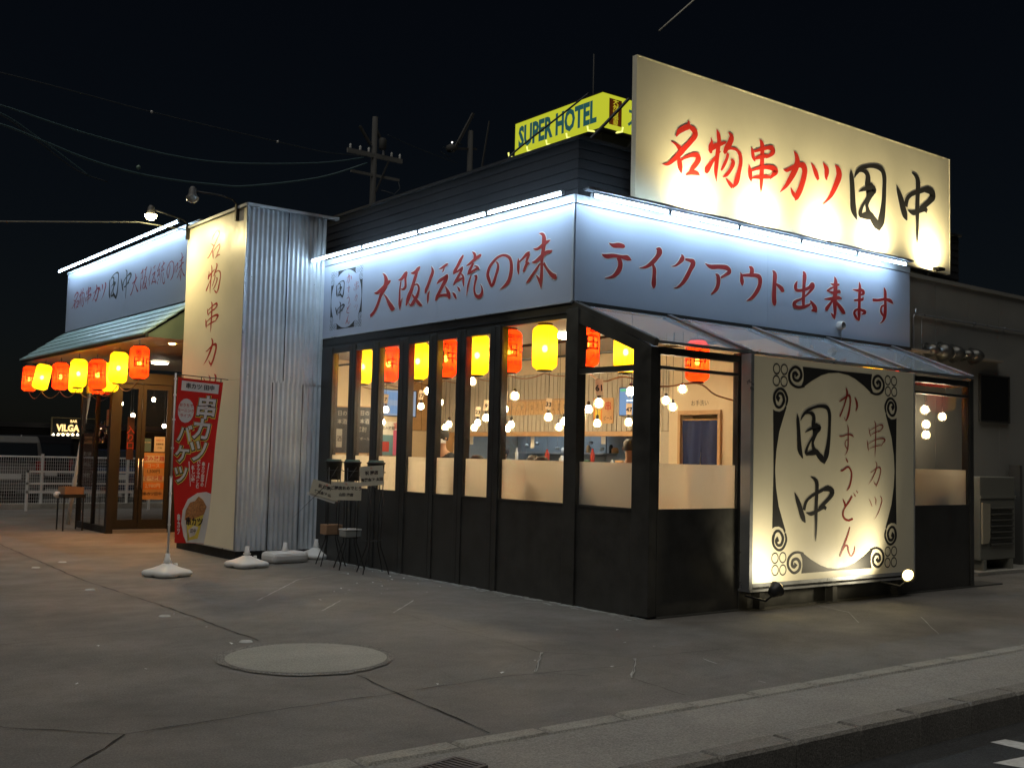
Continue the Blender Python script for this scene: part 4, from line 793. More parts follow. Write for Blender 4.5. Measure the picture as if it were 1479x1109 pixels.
# ------------------------------------------------------------------ lanterns
red_p = paper_mat('lantern_red', (0.95, 0.06, 0.008), (1.0, 0.04, 0.002), .95)
yel_p = paper_mat('lantern_yellow', (0.98, 0.68, 0.03), (1.0, 0.48, 0.0), 0.80)
bulb_r = emit('lantern_bulb', (1.0, 0.80, 0.42), 190)
ink = mat('lantern_ink', (0.10, 0.012, 0.004), 0.6)
def lantern(kind, s=1.0, ang=0.0):
    t = bpy.data.objects.new('paper_lantern', None); COL.objects.link(t)
    r, h = .150, .26; m = MB(); prof = []
    for i in range(33):
        z = -h+2*h*i/32; q = abs(z)/h
        rr = r*(1-.42*max(0, (q-.72)/.28)**2.2)*(1-.015*(i % 2)); prof.append((rr, z))
    n = 32; vs = []
    for rr, z in prof:
        for k in range(n):
            a = 2*math.pi*k/n; vs.append((math.cos(a)*rr*(1-.012*(k % 4 == 0)), math.sin(a)*rr*(1-.012*(k % 4 == 0)), z))
    m.add(vs, [(i*n+k, i*n+(k+1) % n, (i+1)*n+(k+1) % n, (i+1)*n+k) for i in range(32) for k in range(n)], True)
    m.build('paper_shell', red_p if kind == 'red' else yel_p, t)
    m = MB(); m.lathe([(.05, h-.005), (.088, h-.003), (.09, h+.022), (.05, h+.024)], (0, 0, 0), 20); m.build('top_ring', iron, t)
    m = MB(); m.lathe([(.05, -h+.004), (.085, -h+.003), (.086, -h-.018), (.05, -h-.019)], (0, 0, 0), 20); m.build('bottom_ring', iron, t)
    m = MB(); m.tube([(0, 0, h+.02), (0, 0, h+.10)], .006, 6); m.tube([(-.05, 0, h+.02), (0, 0, h+.075), (.05, 0, h+.02)], .003, 5); m.build('hanger', iron, t)
    m = MB(); m.sphere((0, 0, -.01), .032, 12, 8, 1.3); m.build('bulb', bulb_r, t)
    m = MB()
    for k in (0, 5, 11, 16, 21, 27):
        a = 2*math.pi*k/32; m.tube([(math.cos(a)*.1515*(1-.42*max(0, (abs(z)/h-.72)/.28)**2.2), math.sin(a)*.1515*(1-.42*max(0, (abs(z)/h-.72)/.28)**2.2), z) for z in [-.25+.05*i for i in range(11)]], .0016, 4)
    m.build('rib_string', ink, t)
    if kind == 'red':
        for body, size, z0, da in (('串カツ', .10, .14, 0), ('田中', .19, -.01, 0), ('大阪名物', .06, -.15, 0)):
            vs, fs = text_mesh(body, size, .012*size, 1, False)
            m = MB(); A = math.radians(225); m.add([(math.cos(A+a/.152)*.1535, math.sin(A+a/.152)*.1535, b+z0) for a, b in vs], fs); m.build('lettering', ink, t)
    return t
proto = {'red': lantern('red'), 'yellow': lantern('yellow')}; used = {'red': False, 'yellow': False}
def place_lantern(kind, loc, label, group, rz=0, tilt=0):
    t = proto[kind] if not used[kind] else copy_tree(proto[kind]); used[kind] = True
    t.location = loc; t.rotation_euler = (tilt, tilt*.5, rz); t['label'] = label; t['category'] = 'lantern'; t['group'] = group; return t
wl = [(46, 'red', 'leftmost of the row'), (64, 'yellow', 'second from the left, leaning'), (91, 'red', 'third from the left'), (117, 'yellow', 'fourth from the left, above the white pole'),
      (145, 'red', 'fifth from the left, lettering towards us'), (175, 'yellow', 'second from the pillar'), (209, 'red', 'nearest the pillar')]
wyz = [(15.11, 2.916), (14.16, 2.911), (12.85, 2.868), (11.70, 2.875), (10.57, 2.80), (9.46, 2.866), (8.45, 2.897)]
for i, (px, k, w) in enumerate(wl):
    y, z = wyz[i]; place_lantern(k, (-1.78, y, z), f'lit {k} lantern along the awning edge, {w}', 'paper lanterns hanging from the entrance awning', R((0, 40, 10, 80, 15, 20, 60)[i]), R((2, 9, 0, 1, -2, 2, -1)[i]))
m_ = [(-1.35, 12.6, 2.62, 'red', 'behind the fourth lantern'), (-1.42, 11.0, 2.60, 'red', 'low behind the fifth'), (-1.40, 10.4, 2.60, 'yellow', 'low behind the lobby post'), (-1.42, 12.0, 2.62, 'yellow', 'half hidden above the white pole')]
for (x, y, z, k, w), (bx, by) in zip(m_[1:], ((141, 571), (158, 568), (110, 569))):
    c = hit(bx, by, 0, -1.42)
    place_lantern(k, (-1.42, c.y, c.z+.285), f'lit {k} lantern in the back row, {w}', 'paper lanterns hanging from the entrance awning', R(30))
m = MB(); wr = mat('lantern_wire', (.35, .16, .08), .5)
for i in range(6):
    a = Vector((-1.78, wyz[i][0], wyz[i][1]-.28)); b = Vector((-1.78, wyz[i+1][0], wyz[i+1][1]-.28)); n = 10
    m.tube([a.lerp(b, k/n)+Vector((0, 0, -.14*4*(k/n)*(1-k/n))) for k in range(n+1)], .007, 6)
tag(m.build('lantern_cable', wr), 'looping cable joining the lanterns along the awning edge', 'cable')
il = [(5.09, 'yellow'), (4.37, 'red'), (3.61, 'yellow'), (2.93, 'red'), (2.23, 'yellow'), (1.56, 'red'), (.89, 'yellow'), (.17, 'red')]
nm = ['leftmost one', 'second from the left, its lettering showing', 'third from the left', 'fourth from the left', 'fifth from the left', 'sixth from the left, in the wide pane', 'largest looking one, in the wide pane', 'seen beside the building corner post']
for i, (y, k) in enumerate(il):
    place_lantern(k, (.35, y, 2.815), f'lit {k} lantern in the street windows, {nm[i]}', 'paper lanterns inside the windows', R((0, 0, 25, 10, 60, 50, 10, 70)[i]))
for (x, y, z, k, w) in ((1.55, .80, 2.86, 'yellow', 'half hidden by the sloping bay frame'), (2.55, .55, 2.80, 'red', 'seen through the glass roof'), (5.0, -.30, 2.60, 'yellow', 'standing for a reflection, left in the far right pane'), (5.45, -.45, 2.56, 'red', 'standing for a reflection, in the middle of the far right pane')):  # last two are added in place of lanterns reflected in the end glass
    place_lantern(k, (x, y, z), f'{k} lantern in the bay, {w}', 'paper lanterns inside the windows', R(-25))
m = MB(); pts = []
for i in range(len(il)-1):
    a = Vector((.35, il[i][0], 2.52)); b = Vector((.35, il[i+1][0], 2.52)); n = 8
    m.tube([a.lerp(b, k/n)+Vector((0, 0, -.05*4*(k/n)*(1-k/n))) for k in range(n+1)], .006, 6)
tag(m.build('lantern_cable', wr), 'cable joining the lanterns inside the street-side windows', 'cable')
m = MB(); P = [(.35, .17, 2.52), (1.0, .6, 2.45), (1.55, .8, 2.55), (2.1, .75, 2.46), (2.55, .55, 2.52), (3.3, .9, 2.42), (3.9, 1.0, 2.36)]
m.tube(catmull([list(p) for p in P], 5), .011, 6); tag(m.build('lantern_cable', wr), 'twisted cord running along inside the glazed bay to the cream wall', 'cable')

# ------------------------------------------------------------------ dining room
fl = mat('room_floor', (.22, .15, .10), .5, var=.15); cl = mat('room_ceiling', (.36, .31, .25), .8, var=.05)
rib = mat('ribbed_wall', (.46, .41, .32), .6, var=.05); crw = mat('room_cream', (.66, .53, .32), .7, var=.04); wood = mat('pale_wood', (.46, .27, .12), .5, var=.15, vscale=5)
steel = mat('kitchen_steel', (.42, .46, .50), .35, metal=.5, var=.1)
m = MB(); m.box(.11, 9, .0, 8.6, .05, .12); m.box(.0+.11, BR-.07, -BAY+.10, -.001, .05, .12); m.build('room_floor', fl, B)
m = MB(); m.box(.12, 9, .02, 8.7, 3.21, 3.24); m.build('room_ceiling', cl, B)
m = MB()
for xx in (1.3, 2.6): m.tube([(xx, .2, 3.02), (xx, 8.5, 3.02)], .018, 6); [m.tube([(xx, yy, 3.02), (xx, yy, 3.2)], .006, 5) for yy in (1, 3, 5, 7)]
m.build('ceiling_rail', iron, B)
for yy in (2.2, 4.6, 7.0):
    t = empty('ceiling_light', ('round white ceiling light nearest the corner', 'round white ceiling light over the middle tables', 'round white ceiling light near the back wall')[[2.2, 4.6, 7.0].index(yy)]+' inside the dining room', 'light', (1.9, yy, 3.17), group='dining room ceiling lights')
    m = MB(); m.lathe([(.0001, -.02), (.20, -.018), (.22, .01), (.22, .035)], (0, 0, 0), 24); m.build('diffuser', emit('room_lamp', (1, .79, .47), 66), t)
# ribbed wall over the kitchen hatch
WA = 4.0
def ribbed(y0, y1, z0, z1, m_=rib):
    n = int((y1-y0)/.11); st = (y1-y0)/n
    for i in range(n):
        o = MB(); o.box(WA+random.uniform(0, .004), WA+.03, y0+i*st, y0+(i+1)*st-.014, z0, z1); o.build('wall_batten', m_, B)
    o = MB(); o.box(WA+.022, WA+.06, y0, y1, z0, z1); o.build('wall_backing', mat('rib_gap', (.16, .13, .09), .8), B)
ribbed(2.35, 8.55, 1.98, 2.95)
m = MB(); m.box(WA+.0, WA+.08, 2.35, 8.6, 2.955, 3.21); m.build('wall_head', crw, B)
m = MB(); m.box(WA-.03, WA+.10, 2.9, 8.0, 1.90, 1.975); m.box(WA-.03, WA+.10, 2.9, 8.0, 1.02, 1.09); m.box(WA-.03, WA+.1, 2.86, 2.898, 1.02, 1.975); m.build('hatch_frame', wood, B)
m = MB(); m.box(WA, WA+.08, 2.35, 8.6, .12, 1.018); m.box(WA, WA+.08, 8.0, 8.6, 1.02, 1.975); m.build('counter_wall', wood, B)
m = MB(); m.box(WA-.0, WA+.06, 2.32, 2.86, 1.02, 1.975); m.build('hatch_jamb', rib, B)
# kitchen
m = MB(); m.box(6.0, 6.05, 0, 8.6, .1, 3.2); m.build('kitchen_wall', mat('kitchen_wall', (.32, .36, .40), .5, var=.08), B)
for i in range(7):
    m = MB(); m.box(5.93, 5.99, 2.5+i*.85, 3.32+i*.85, 1.35, 2.15); m.build('kitchen_panel', mat('kitchen_panel', (.30, .36, .42), .4, metal=.3, var=.1), B)
m = MB(); m.box(5.6, 5.98, 2.6, 5.2, 1.52, 1.55); m.box(5.6, 5.98, 5.6, 8.2, 1.62, 1.65); tag(m.build('kitchen_shelf', steel), 'steel wall shelves seen through the kitchen hatch', 'shelf')
m = MB(); m.prism([(4.9, 4.1, 2.05), (5.9, 4.1, 2.05), (5.9, 4.1, 2.7), (5.3, 4.1, 2.7)], (0, 1.8, 0)); tag(m.build('extractor_hood', steel), 'steel extractor hood above the kitchen range', 'hood')
m = MB(); m.box(4.5, 5.1, 2.6, 8.3, .12, 1.05); tag(m.build('kitchen_counter', steel, bevel=.01), 'steel work counter behind the hatch', 'counter')
for i in range(26):
    y = random.uniform(2.7, 8.0); sh = i % 2; x = random.uniform(5.66, 5.9) if sh else random.uniform(4.15, 4.9); z = (1.55 if y < 5.2 else 1.65) if sh else 1.05
    h, r = random.uniform(.07, .2), random.uniform(.03, .07); m = MB(); m.lathe([(.0001, 0), (r, .002), (r*1.05, h*.7), (r*.7, h*.95), (r*.72, h)], (x, y, z), 14)
    o = m.build('kitchen_jar', [steel, whitepl, ppo, blkm, ppr][i % 5])
    tag(o, ('steel', 'white', 'tan', 'black', 'red')[i % 5]+' '+('tall' if h > .13 else 'squat')+' jar on the kitchen '+('shelf' if sh else 'counter')+', '+('far left' if y > 7.3 else 'left end' if y > 6.6 else 'left of middle' if y > 5.4 else 'right of middle' if y > 4 else 'right end'), 'jar', 'pots and jars in the kitchen'+(' shelf' if sh else ' counter'))
t = empty('kitchen_light', 'long white strip light in the kitchen behind the hatch', 'light', (5.0, 5.4, 3.1)); m = MB(); m.box(-.05, .05, -2.2, 2.2, -.03, 0); m.build('tube', emit('kitchen_tube', (.85, .95, 1.0), 45), t)
m = MB(); m.box(-.07, .07, -2.25, 2.25, .001, .04); m.build('housing', whitepl, t)
# monitor by the till
t = empty('monitor', 'small black screen on the counter in the hatch', 'monitor', (4.02, 4.75, 1.09)); m = MB(); m.box(-.0, .03, -.20, .20, .10, .36); m.build('case', blk, t); m = MB(); m.box(-.003, -.001, -.18, .18, .12, .34); m.build('screen', emit('screen_dim', (.25, .22, .2), .5), t); m = MB(); m.box(.0, .04, -.03, .03, .0, .1); m.build('stand', blk, t)
m = MB(); m.box(4.12, 4.46, 2.95, 7.9, 1.385, 1.41); tag(m.build('pass_shelf', steel), 'long steel pass shelf just behind the kitchen hatch', 'shelf')
for i in range(24):
    y = 3.0+i*.2+random.uniform(-.05, .05); h, r = random.uniform(.08, .30), random.uniform(.03, .06); m = MB()
    m.lathe([(.0001, 0), (r, .002), (r, h*.7), (r*.5, h*.85), (r*.45, h)] if i % 2 else [(.0001, 0), (r*.8, .002), (r*1.5, h*.45), (r*1.4, h*.46), (.0001, h*.2)], (4.29, y, 1.41), 12)
    tag(m.build('bottle' if i % 2 else 'stacked_bowl', [steel, whitepl, ppo, blkm, mat('bottle_green', (.03, .12, .05), .2), ppr][(i*5) % 6]), ('grey', 'white', 'tan', 'black', 'green', 'red')[(i*5) % 6]+(' tall' if h > .19 else ' short')+(' bottle' if i % 2 else ' bowl')+' on the pass shelf, '+('right end', 'right of middle', 'left of middle', 'left end')[i//6], 'bottle' if i % 2 else 'bowl', 'bottles and bowls on the pass shelf')
for i in range(16):
    y = 3.1+i*.3; m = MB(); L_ = random.uniform(.10, .26)
    if i % 3: m.tube([(5.2, y, 1.95), (5.2, y, 1.95-L_)], .006, 6); m.lathe([(.0001, 0), (.04, .01), (.045, .05), (.04, .055)], (5.2, y, 1.90-L_), 12)
    else: m.box(4.13, 4.133, y-.05, y+.05, 1.90-L_*.8, 1.90)
    tag(m.build('ladle' if i % 3 else 'order_slip', steel if i % 3 else ppw), ('steel ladle in the kitchen, '+('rightmost', 'second', '', 'third', 'fourth', '', 'fifth', 'sixth', '', 'seventh', 'eighth', '', 'ninth', 'tenth')[max(0,(i-1))%14]+' from the right' if i % 3 else 'white order slip hanging in the hatch, '+('first', 'second', 'third', 'fourth', 'fifth', 'sixth')[i//3]+' from the right'), 'ladle' if i % 3 else 'paper slip', 'ladles hanging in the kitchen' if i % 3 else 'order slips hanging in the hatch')
m = MB(); m.tube([(5.2, 2.9, 1.955), (5.2, 7.9, 1.955)], .01, 6); tag(m.build('utensil_rail', steel), 'steel rail carrying the hanging ladles', 'rail')
# menu plaques
t = empty('menu_plaques', 'row of small wooden menu plaques on the ribbed wall', 'menu board', (WA-.02, 5.5, 2.38)); pk = mat('plaque_wood', (.60, .38, .18), .6, var=.2, vscale=20)
for i in range(30):
    y = 4.47+i*.0705; h = .235; m = MB(); m.box(-.01, .01, y-5.5, y-5.5+.060, -h/2, h/2); p = m.build('plaque', pk, t)
    if i % 2 == 0: lettering(random.choice(['串カツ', '牛串', '豚串', '海老', 'たこ焼', 'れんこん', 'うずら', '紅生姜']), (-.01, y-5.5+.03, 0), UXL, (0, 0, 1), .042, ppb, p, vertical=True, name='print')
m = MB(); m.box(-.02, .01, 4.44-5.5, 6.62-5.5, .125, .14); m.build('rail', wood, t)
poster('photo_poster', 'orange food poster on the ribbed wall left of the right-hand screen', 'poster', (WA-.02, 3.85, 2.30), (0, -1, 0), .46, .40, ppo, [('r', -.5, -.5, -.05, .5, ppor), ('t', '串', .25, .15, .16, ppr), ('t', 'ビール', .25, -.3, .07, ppb), ('r', -.42, -.38, -.12, .1, ppy)])
tvs = emit('tv_blue', (.16, .26, .42), 1.3); tvs2 = emit('tv_pale', (.30, .36, .46), 1.1)
t = poster('wall_screen', 'lit blue screen on the ribbed wall near the bay', 'television', (WA-.05, 3.18, 2.43), (0, -1, 0), .56, .44, blk, [('r', -.48, -.47, .48, .47, tvs), ('r', -.2, .0, .25, .06, emit('tv_line', (.8, .9, 1), 1.5)), ('r', -.45, .36, -.1, .44, emit('tv_green', (.2, .7, .3), .8))], .04)
t = poster('wall_screen', 'wide pale blue screen on the back wall behind the lanterns', 'television', (3.02, 8.53, 2.49), (1, 0, 0), .96, .50, blk, [('r', -.48, -.47, .48, .47, tvs2), ('r', -.4, .1, .1, .4, tvs), ('r', -.1, -.4, .42, -.1, tvs)], .04)
# back wall
m = MB(); m.box(.12, 3.25, 8.56, 8.7, .1, 3.21); m.build('room_back_wall', crw, B)
m = MB(); m.box(3.25, 3.62, 8.54, 8.6, 2.0, 3.2); m.build('wood_panel', wood, B); m = MB(); m.box(3.63, 4.0, 8.54, 8.6, 2.0, 3.2); m.build('wood_panel', wood, B); m = MB(); m.box(3.25, 4.0, 8.55, 8.7, .1, 1.99); m.build('cream_panel', crw, B)
bbm = mat('blackboard', (.045, .05, .06), .7, var=.4, vscale=5); chk = mat('chalk', (.45, .45, .42), .9)
for (y, z0, px0, px1, w) in ((6.9, 0, 477, 503, 'leftmost, with a chalk drawing of a bottle'), (6.9, 0, 511, 534, 'second, lettered in chalk')):
    a = hit(px0, 587, 1, y); b = hit(px1, 654, 1, y); cx, w_, h = (a.x+b.x)/2, b.x-a.x, a.z-b.z
    t = poster('blackboard', 'menu blackboard inside the left windows, '+w, 'blackboard', (cx, y, (a.z+b.z)/2), (1, 0, 0), w_, h, bbm, [('t', '本日の', 0, .36, .09, chk), ('t', '日本酒', 0, .18, .09, chk)]+([('r', -.15, -.38, .15, .02, chk), ('t', '酒', 0, -.2, .1, ppb)] if px0 < 500 else [('t', '焼酎', 0, 0, .09, chk), ('t', 'ハイボール', 0, -.2, .06, chk)]), .02)
    m = MB(); s = .018
    m.box(-w_/2-s, -w_/2, -.012, .02, -h/2-s, h/2+s); m.box(w_/2, w_/2+s, -.012, .02, -h/2-s, h/2+s); m.box(-w_/2, w_/2, -.012, .02, h/2, h/2+s); m.box(-w_/2, w_/2, -.012, .02, -h/2-s, -h/2); m.build('frame', wood, t)
    m = MB(); [m.bar((sx*w_*.45, .01, -h/2), (sx*w_*.5, -.1 if sx < 0 else .15, .12-(a.z+b.z)/2), .025) for sx in (-1, 1)]; m.build('stand', wood, t)
pink = mat('poster_pink', (.62, .12, .24), .6)
poster('photo_poster', 'pink and white poster low on the back wall behind the second window', 'poster', (3.0, 8.52, 1.83), (1, 0, 0), .56, .62, ppw, [('r', -.5, -.5, 0, .1, mat('poster_teal', (.15, .3, .35), .6)), ('r', 0, -.5, .5, .25, pink), ('t', '宴会', .22, .36, .13, ppr), ('t', '飲み放題', -.2, .3, .07, ppb), ('r', -.4, -.4, -.15, -.1, ppr)])
# cream wall with the curtained doorway
m = MB(); m.box(3.88, 4.1, -1.1, -.0, .12, 2.6); m.box(3.88, 4.1, .02, 1.36, .12, 3.2); m.box(3.88, 4.1, 2.06, 2.32, .12, 3.2); m.box(3.88, 4.1, 1.36, 2.06, 2.2, 3.2); m.build('cream_wall', crw, B)
m = MB(); m.box(3.84, 4.0, 1.31, 1.358, .12, 2.26); m.box(3.84, 4.0, 2.062, 2.11, .12, 2.26); m.box(3.84, 4.0, 1.358, 2.062, 2.202, 2.26); m.build('door_frame', wood, B)
m = MB(); m.box(4.9, 4.95, .6, 3.2, .1, 3.2); m.build('passage_wall', crw, B)
lettering('お手洗い', (3.878, 1.72, 2.36), UXL, (0, 0, 1), .085, ppb, B)
t = empty('noren_curtain', 'dark navy split curtain hanging in the cream doorway', 'curtain', (3.90, 1.71, 2.12)); nav = mat('noren_navy', (.022, .036, .11), .9, var=.15)
for s in (-1, 1):
    n = 14; vs = []
    for j in range(12):
        z = -j*.095
        for i in range(n):
            u = i/(n-1); inner = .0 if j < 3 else .04*(j-3)/8; y = s*(.008+inner*(1)+u*(.335-inner)); vs.append((.02*math.sin(u*9+s)+.012*math.sin(j*.7+u*4), y, z))
    m = MB(); m.add(vs, [(j*n+i, j*n+i+1, (j+1)*n+i+1, (j+1)*n+i) for j in range(11) for i in range(n-1)], True); m.build('cloth_panel', nav, t)
m = MB(); m.tube([(0, -.345, .01), (0, .345, .01)], .012, 8); m.build('rod', wood, t)
t = empty('passage_light', 'warm light in the passage behind the navy curtain', 'light', (4.5, 1.8, 3.1)); m = MB(); m.sphere((0, 0, 0), .07, 12, 8); m.build('globe', emit('passage_lamp', (1, .75, .4), 14), t); m = MB(); m.tube([(0, 0, .06), (0, 0, .11)], .015, 6); m.build('stem', iron, t)
# dim back of the bay on the right
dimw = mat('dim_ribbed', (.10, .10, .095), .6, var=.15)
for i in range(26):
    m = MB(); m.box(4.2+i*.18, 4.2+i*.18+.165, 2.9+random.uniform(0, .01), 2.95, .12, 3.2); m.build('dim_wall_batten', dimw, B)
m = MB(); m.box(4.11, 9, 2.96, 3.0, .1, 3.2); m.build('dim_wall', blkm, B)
m = MB(); m.box(7.4, 7.9, 2.6, 2.88, .9, 2.0); tag(m.build('drinks_cooler', mat('cooler', (.14, .18, .17), .3), bevel=.02), 'dim upright drinks cooler behind the far right pane', 'cooler')

t = empty('ceiling_light', 'added dim round fill light in the side room behind the far right pane', 'light', (6.6, .9, 3.17)); m = MB(); m.lathe([(.0001, -.02), (.14, -.018), (.16, .01), (.16, .035)], (0, 0, 0), 24); m.build('diffuser', emit('side_fill_lamp', (1, .72, .42), 5), t); m = MB(); m.lathe([(.162, .0), (.175, .0), (.175, .035)], (0, 0, 0), 24); m.build('rim', whitepl, t)  # added lamp, brightens what shows in the far right pane
# hanging bulbs with cages; some carry a table-number card
cage = mat('cage_wire', (.35, .30, .2), .4, metal=.6); bulb_e = emit('bulb_warm', (1.0, 0.80, 0.50), 75); card = mat('number_card', (.85, .70, .50), .7)
def bulb():
    t = bpy.data.objects.new('caged_bulb', None); COL.objects.link(t)
    m = MB(); m.lathe([(.0001, -.055), (.03, -.045), (.042, -.015), (.034, .02), (.018, .045)], (0, 0, 0), 14); m.build('bulb', bulb_e, t)
    m = MB()
    for k in range(6):
        a = k*math.pi/3; m.tube([(math.cos(a)*r, math.sin(a)*r, z) for r, z in ((.02, .06), (.062, .01), (.062, -.03), (.02, -.085))], .0025, 4)
    m.build('cage', cage, t)
    m = MB(); m.lathe([(.02, .04), (.022, .085), (.008, .10)], (0, 0, 0), 10); m.tube([(0, 0, .09), (0, 0, 1.0)], .003, 5); m.build('cord', iron, t)
    return t
bp = bulb()
BL = [(516, 581, ''), (512, 598, ''), (557, 591, '7'), (552.6, 609, ''), (591, 605, '21'), (608, 586, '17'), (618, 564, ''), (635, 580, ''), (648.6, 612, ''), (643, 617, ''), (682, 550, ''), (690, 610, '23'),
      (702, 602.6, '9'), (685, 617, ''), (729, 590, '5'), (743.6, 571, ''), (738.5, 612.4, ''), (733, 618, ''), (792, 601.6, '33'), (815, 607.7, ''), (807.5, 616, ''), (839.6, 601.6, '1'), (850, 590.4, ''),
      (865, 581.3, '61'), (862.6, 610.7, ''), (911.6, 564.4, ''), (908, 609, '47'), (985.8, 561, ''), (961.8, 577.5, ''), (971.6, 587, '')]
places = ['behind the second window', 'low behind the second window', 'in the third window', 'lowest in the third window', 'in the fourth window', 'in the fourth window, upper right', 'at the fourth window edge', 'in the fifth window, upper left', 'in the fifth window, right of a pair',
          'in the fifth window, left of a pair', 'just under the yellow lantern of the sixth window', 'in the sixth window, middle', 'in the sixth window, right', 'in the sixth window, lowest', 'left in the widest window', 'uppermost in the widest window', 'right one of the touching pair in the widest window',
          'left one of the touching pair in the widest window', 'in the right half of the widest window', 'at the right edge of the widest window', 'lowest at the right of the widest window', 'at the left edge of the corner window', 'small, in the corner window', 'largest in the corner window', 'low in the corner window',
          'upper right in the corner window', 'low right in the corner window', 'just left of the bay lantern', 'farthest left in the bay front pane', 'below the others in the bay front pane']
for i, (px, py, num) in enumerate(BL):
    xx = .9 if py < 583 else (1.7 if py < 604 else 2.6)
    if num == '61': xx = .7
    if i >= 27: xx = 2.6
    c = hit(px, py, 0, xx); t = bp if i == 0 else copy_tree(bp)
    t.location = c; t.rotation_euler = (0, 0, random.uniform(0, 1))
    for ch in t.children:
        if ch.name.startswith('cord'): ch.scale = (1, 1, (3.2-c.z)/1.0)
    t['label'] = f'lit caged bulb {places[i]}' + (f', number card {num}' if num else ''); t['category'] = 'light bulb'; t['group'] = 'caged bulbs hanging in the dining room'
    if num:
        ux = Vector((RT.x, RT.y, 0)).normalized(); nr = ux.cross(Vector((0, 0, 1))); tl = random.uniform(-.14, .14); t.rotation_euler = (0, 0, 0)
        ux2 = ux*math.cos(tl)+Vector((0, 0, math.sin(tl))); uy2 = Vector((0, 0, math.cos(tl)))-ux*math.sin(tl); o_ = nr*.03+Vector((0, 0, .17)); k = .85 if num != '61' else 1.0
        m = MB(); m.prism([o_+ux2*(-.045*k)-uy2*(.09*k), o_+ux2*(.045*k)-uy2*(.09*k), o_+ux2*(.045*k)+uy2*(.09*k), o_+ux2*(-.045*k)+uy2*(.09*k)], -nr*.004); cdo = m.build('number_card', card, t)
        lettering(num, o_-uy2*.01, ux2, uy2, .095*k, ppb, cdo, bold=.003, off=.002)
for i, (px, py) in enumerate(((1335.5, 591), (1361, 601), (1337.5, 612), (1337.5, 627))):  # added bulbs in place of reflections in the bay's end glass
    c = hit(px, py, 1, (-.55, -.25, -.5, -.45)[i]); t = copy_tree(bp); t.location = c
    for ch in t.children:
        if ch.name.startswith('cord'): ch.scale = (1, 1, (2.72-c.z)/1.0)
    t['label'] = 'added caged bulb standing for a reflection in the far right pane, '+('topmost', 'right-hand', 'middle of the stacked three', 'lowest')[i]; t['category'] = 'light bulb'; t['group'] = 'added bulbs standing for reflections in the far right pane'

# tables
tw = mat('table_wood', (.33, .20, .10), .45, var=.2)
for i, (x, y) in enumerate(((.95, 4.4), (.95, 2.6), (.95, .9), (2.4, 3.6), (2.4, 5.6), (3.2, -.4))):
    t = empty('table', 'wooden dining table inside, '+('by the fourth window', 'by the sixth window', 'by the widest window', 'in the middle of the room', 'near the back of the room', 'in the glazed bay')[i], 'table', (x, y, .12), group='dining tables')
    m = MB(); m.box(-.35, .35, -.55, .55, .68, .71); m.build('table_top', tw, t, bevel=.005)
    for a in (-1, 1):
        for b in (-1, 1): m = MB(); m.box(a*.30-.02, a*.30+.02, b*.48-.02, b*.48+.02, 0, .68); m.build('leg', iron, t)

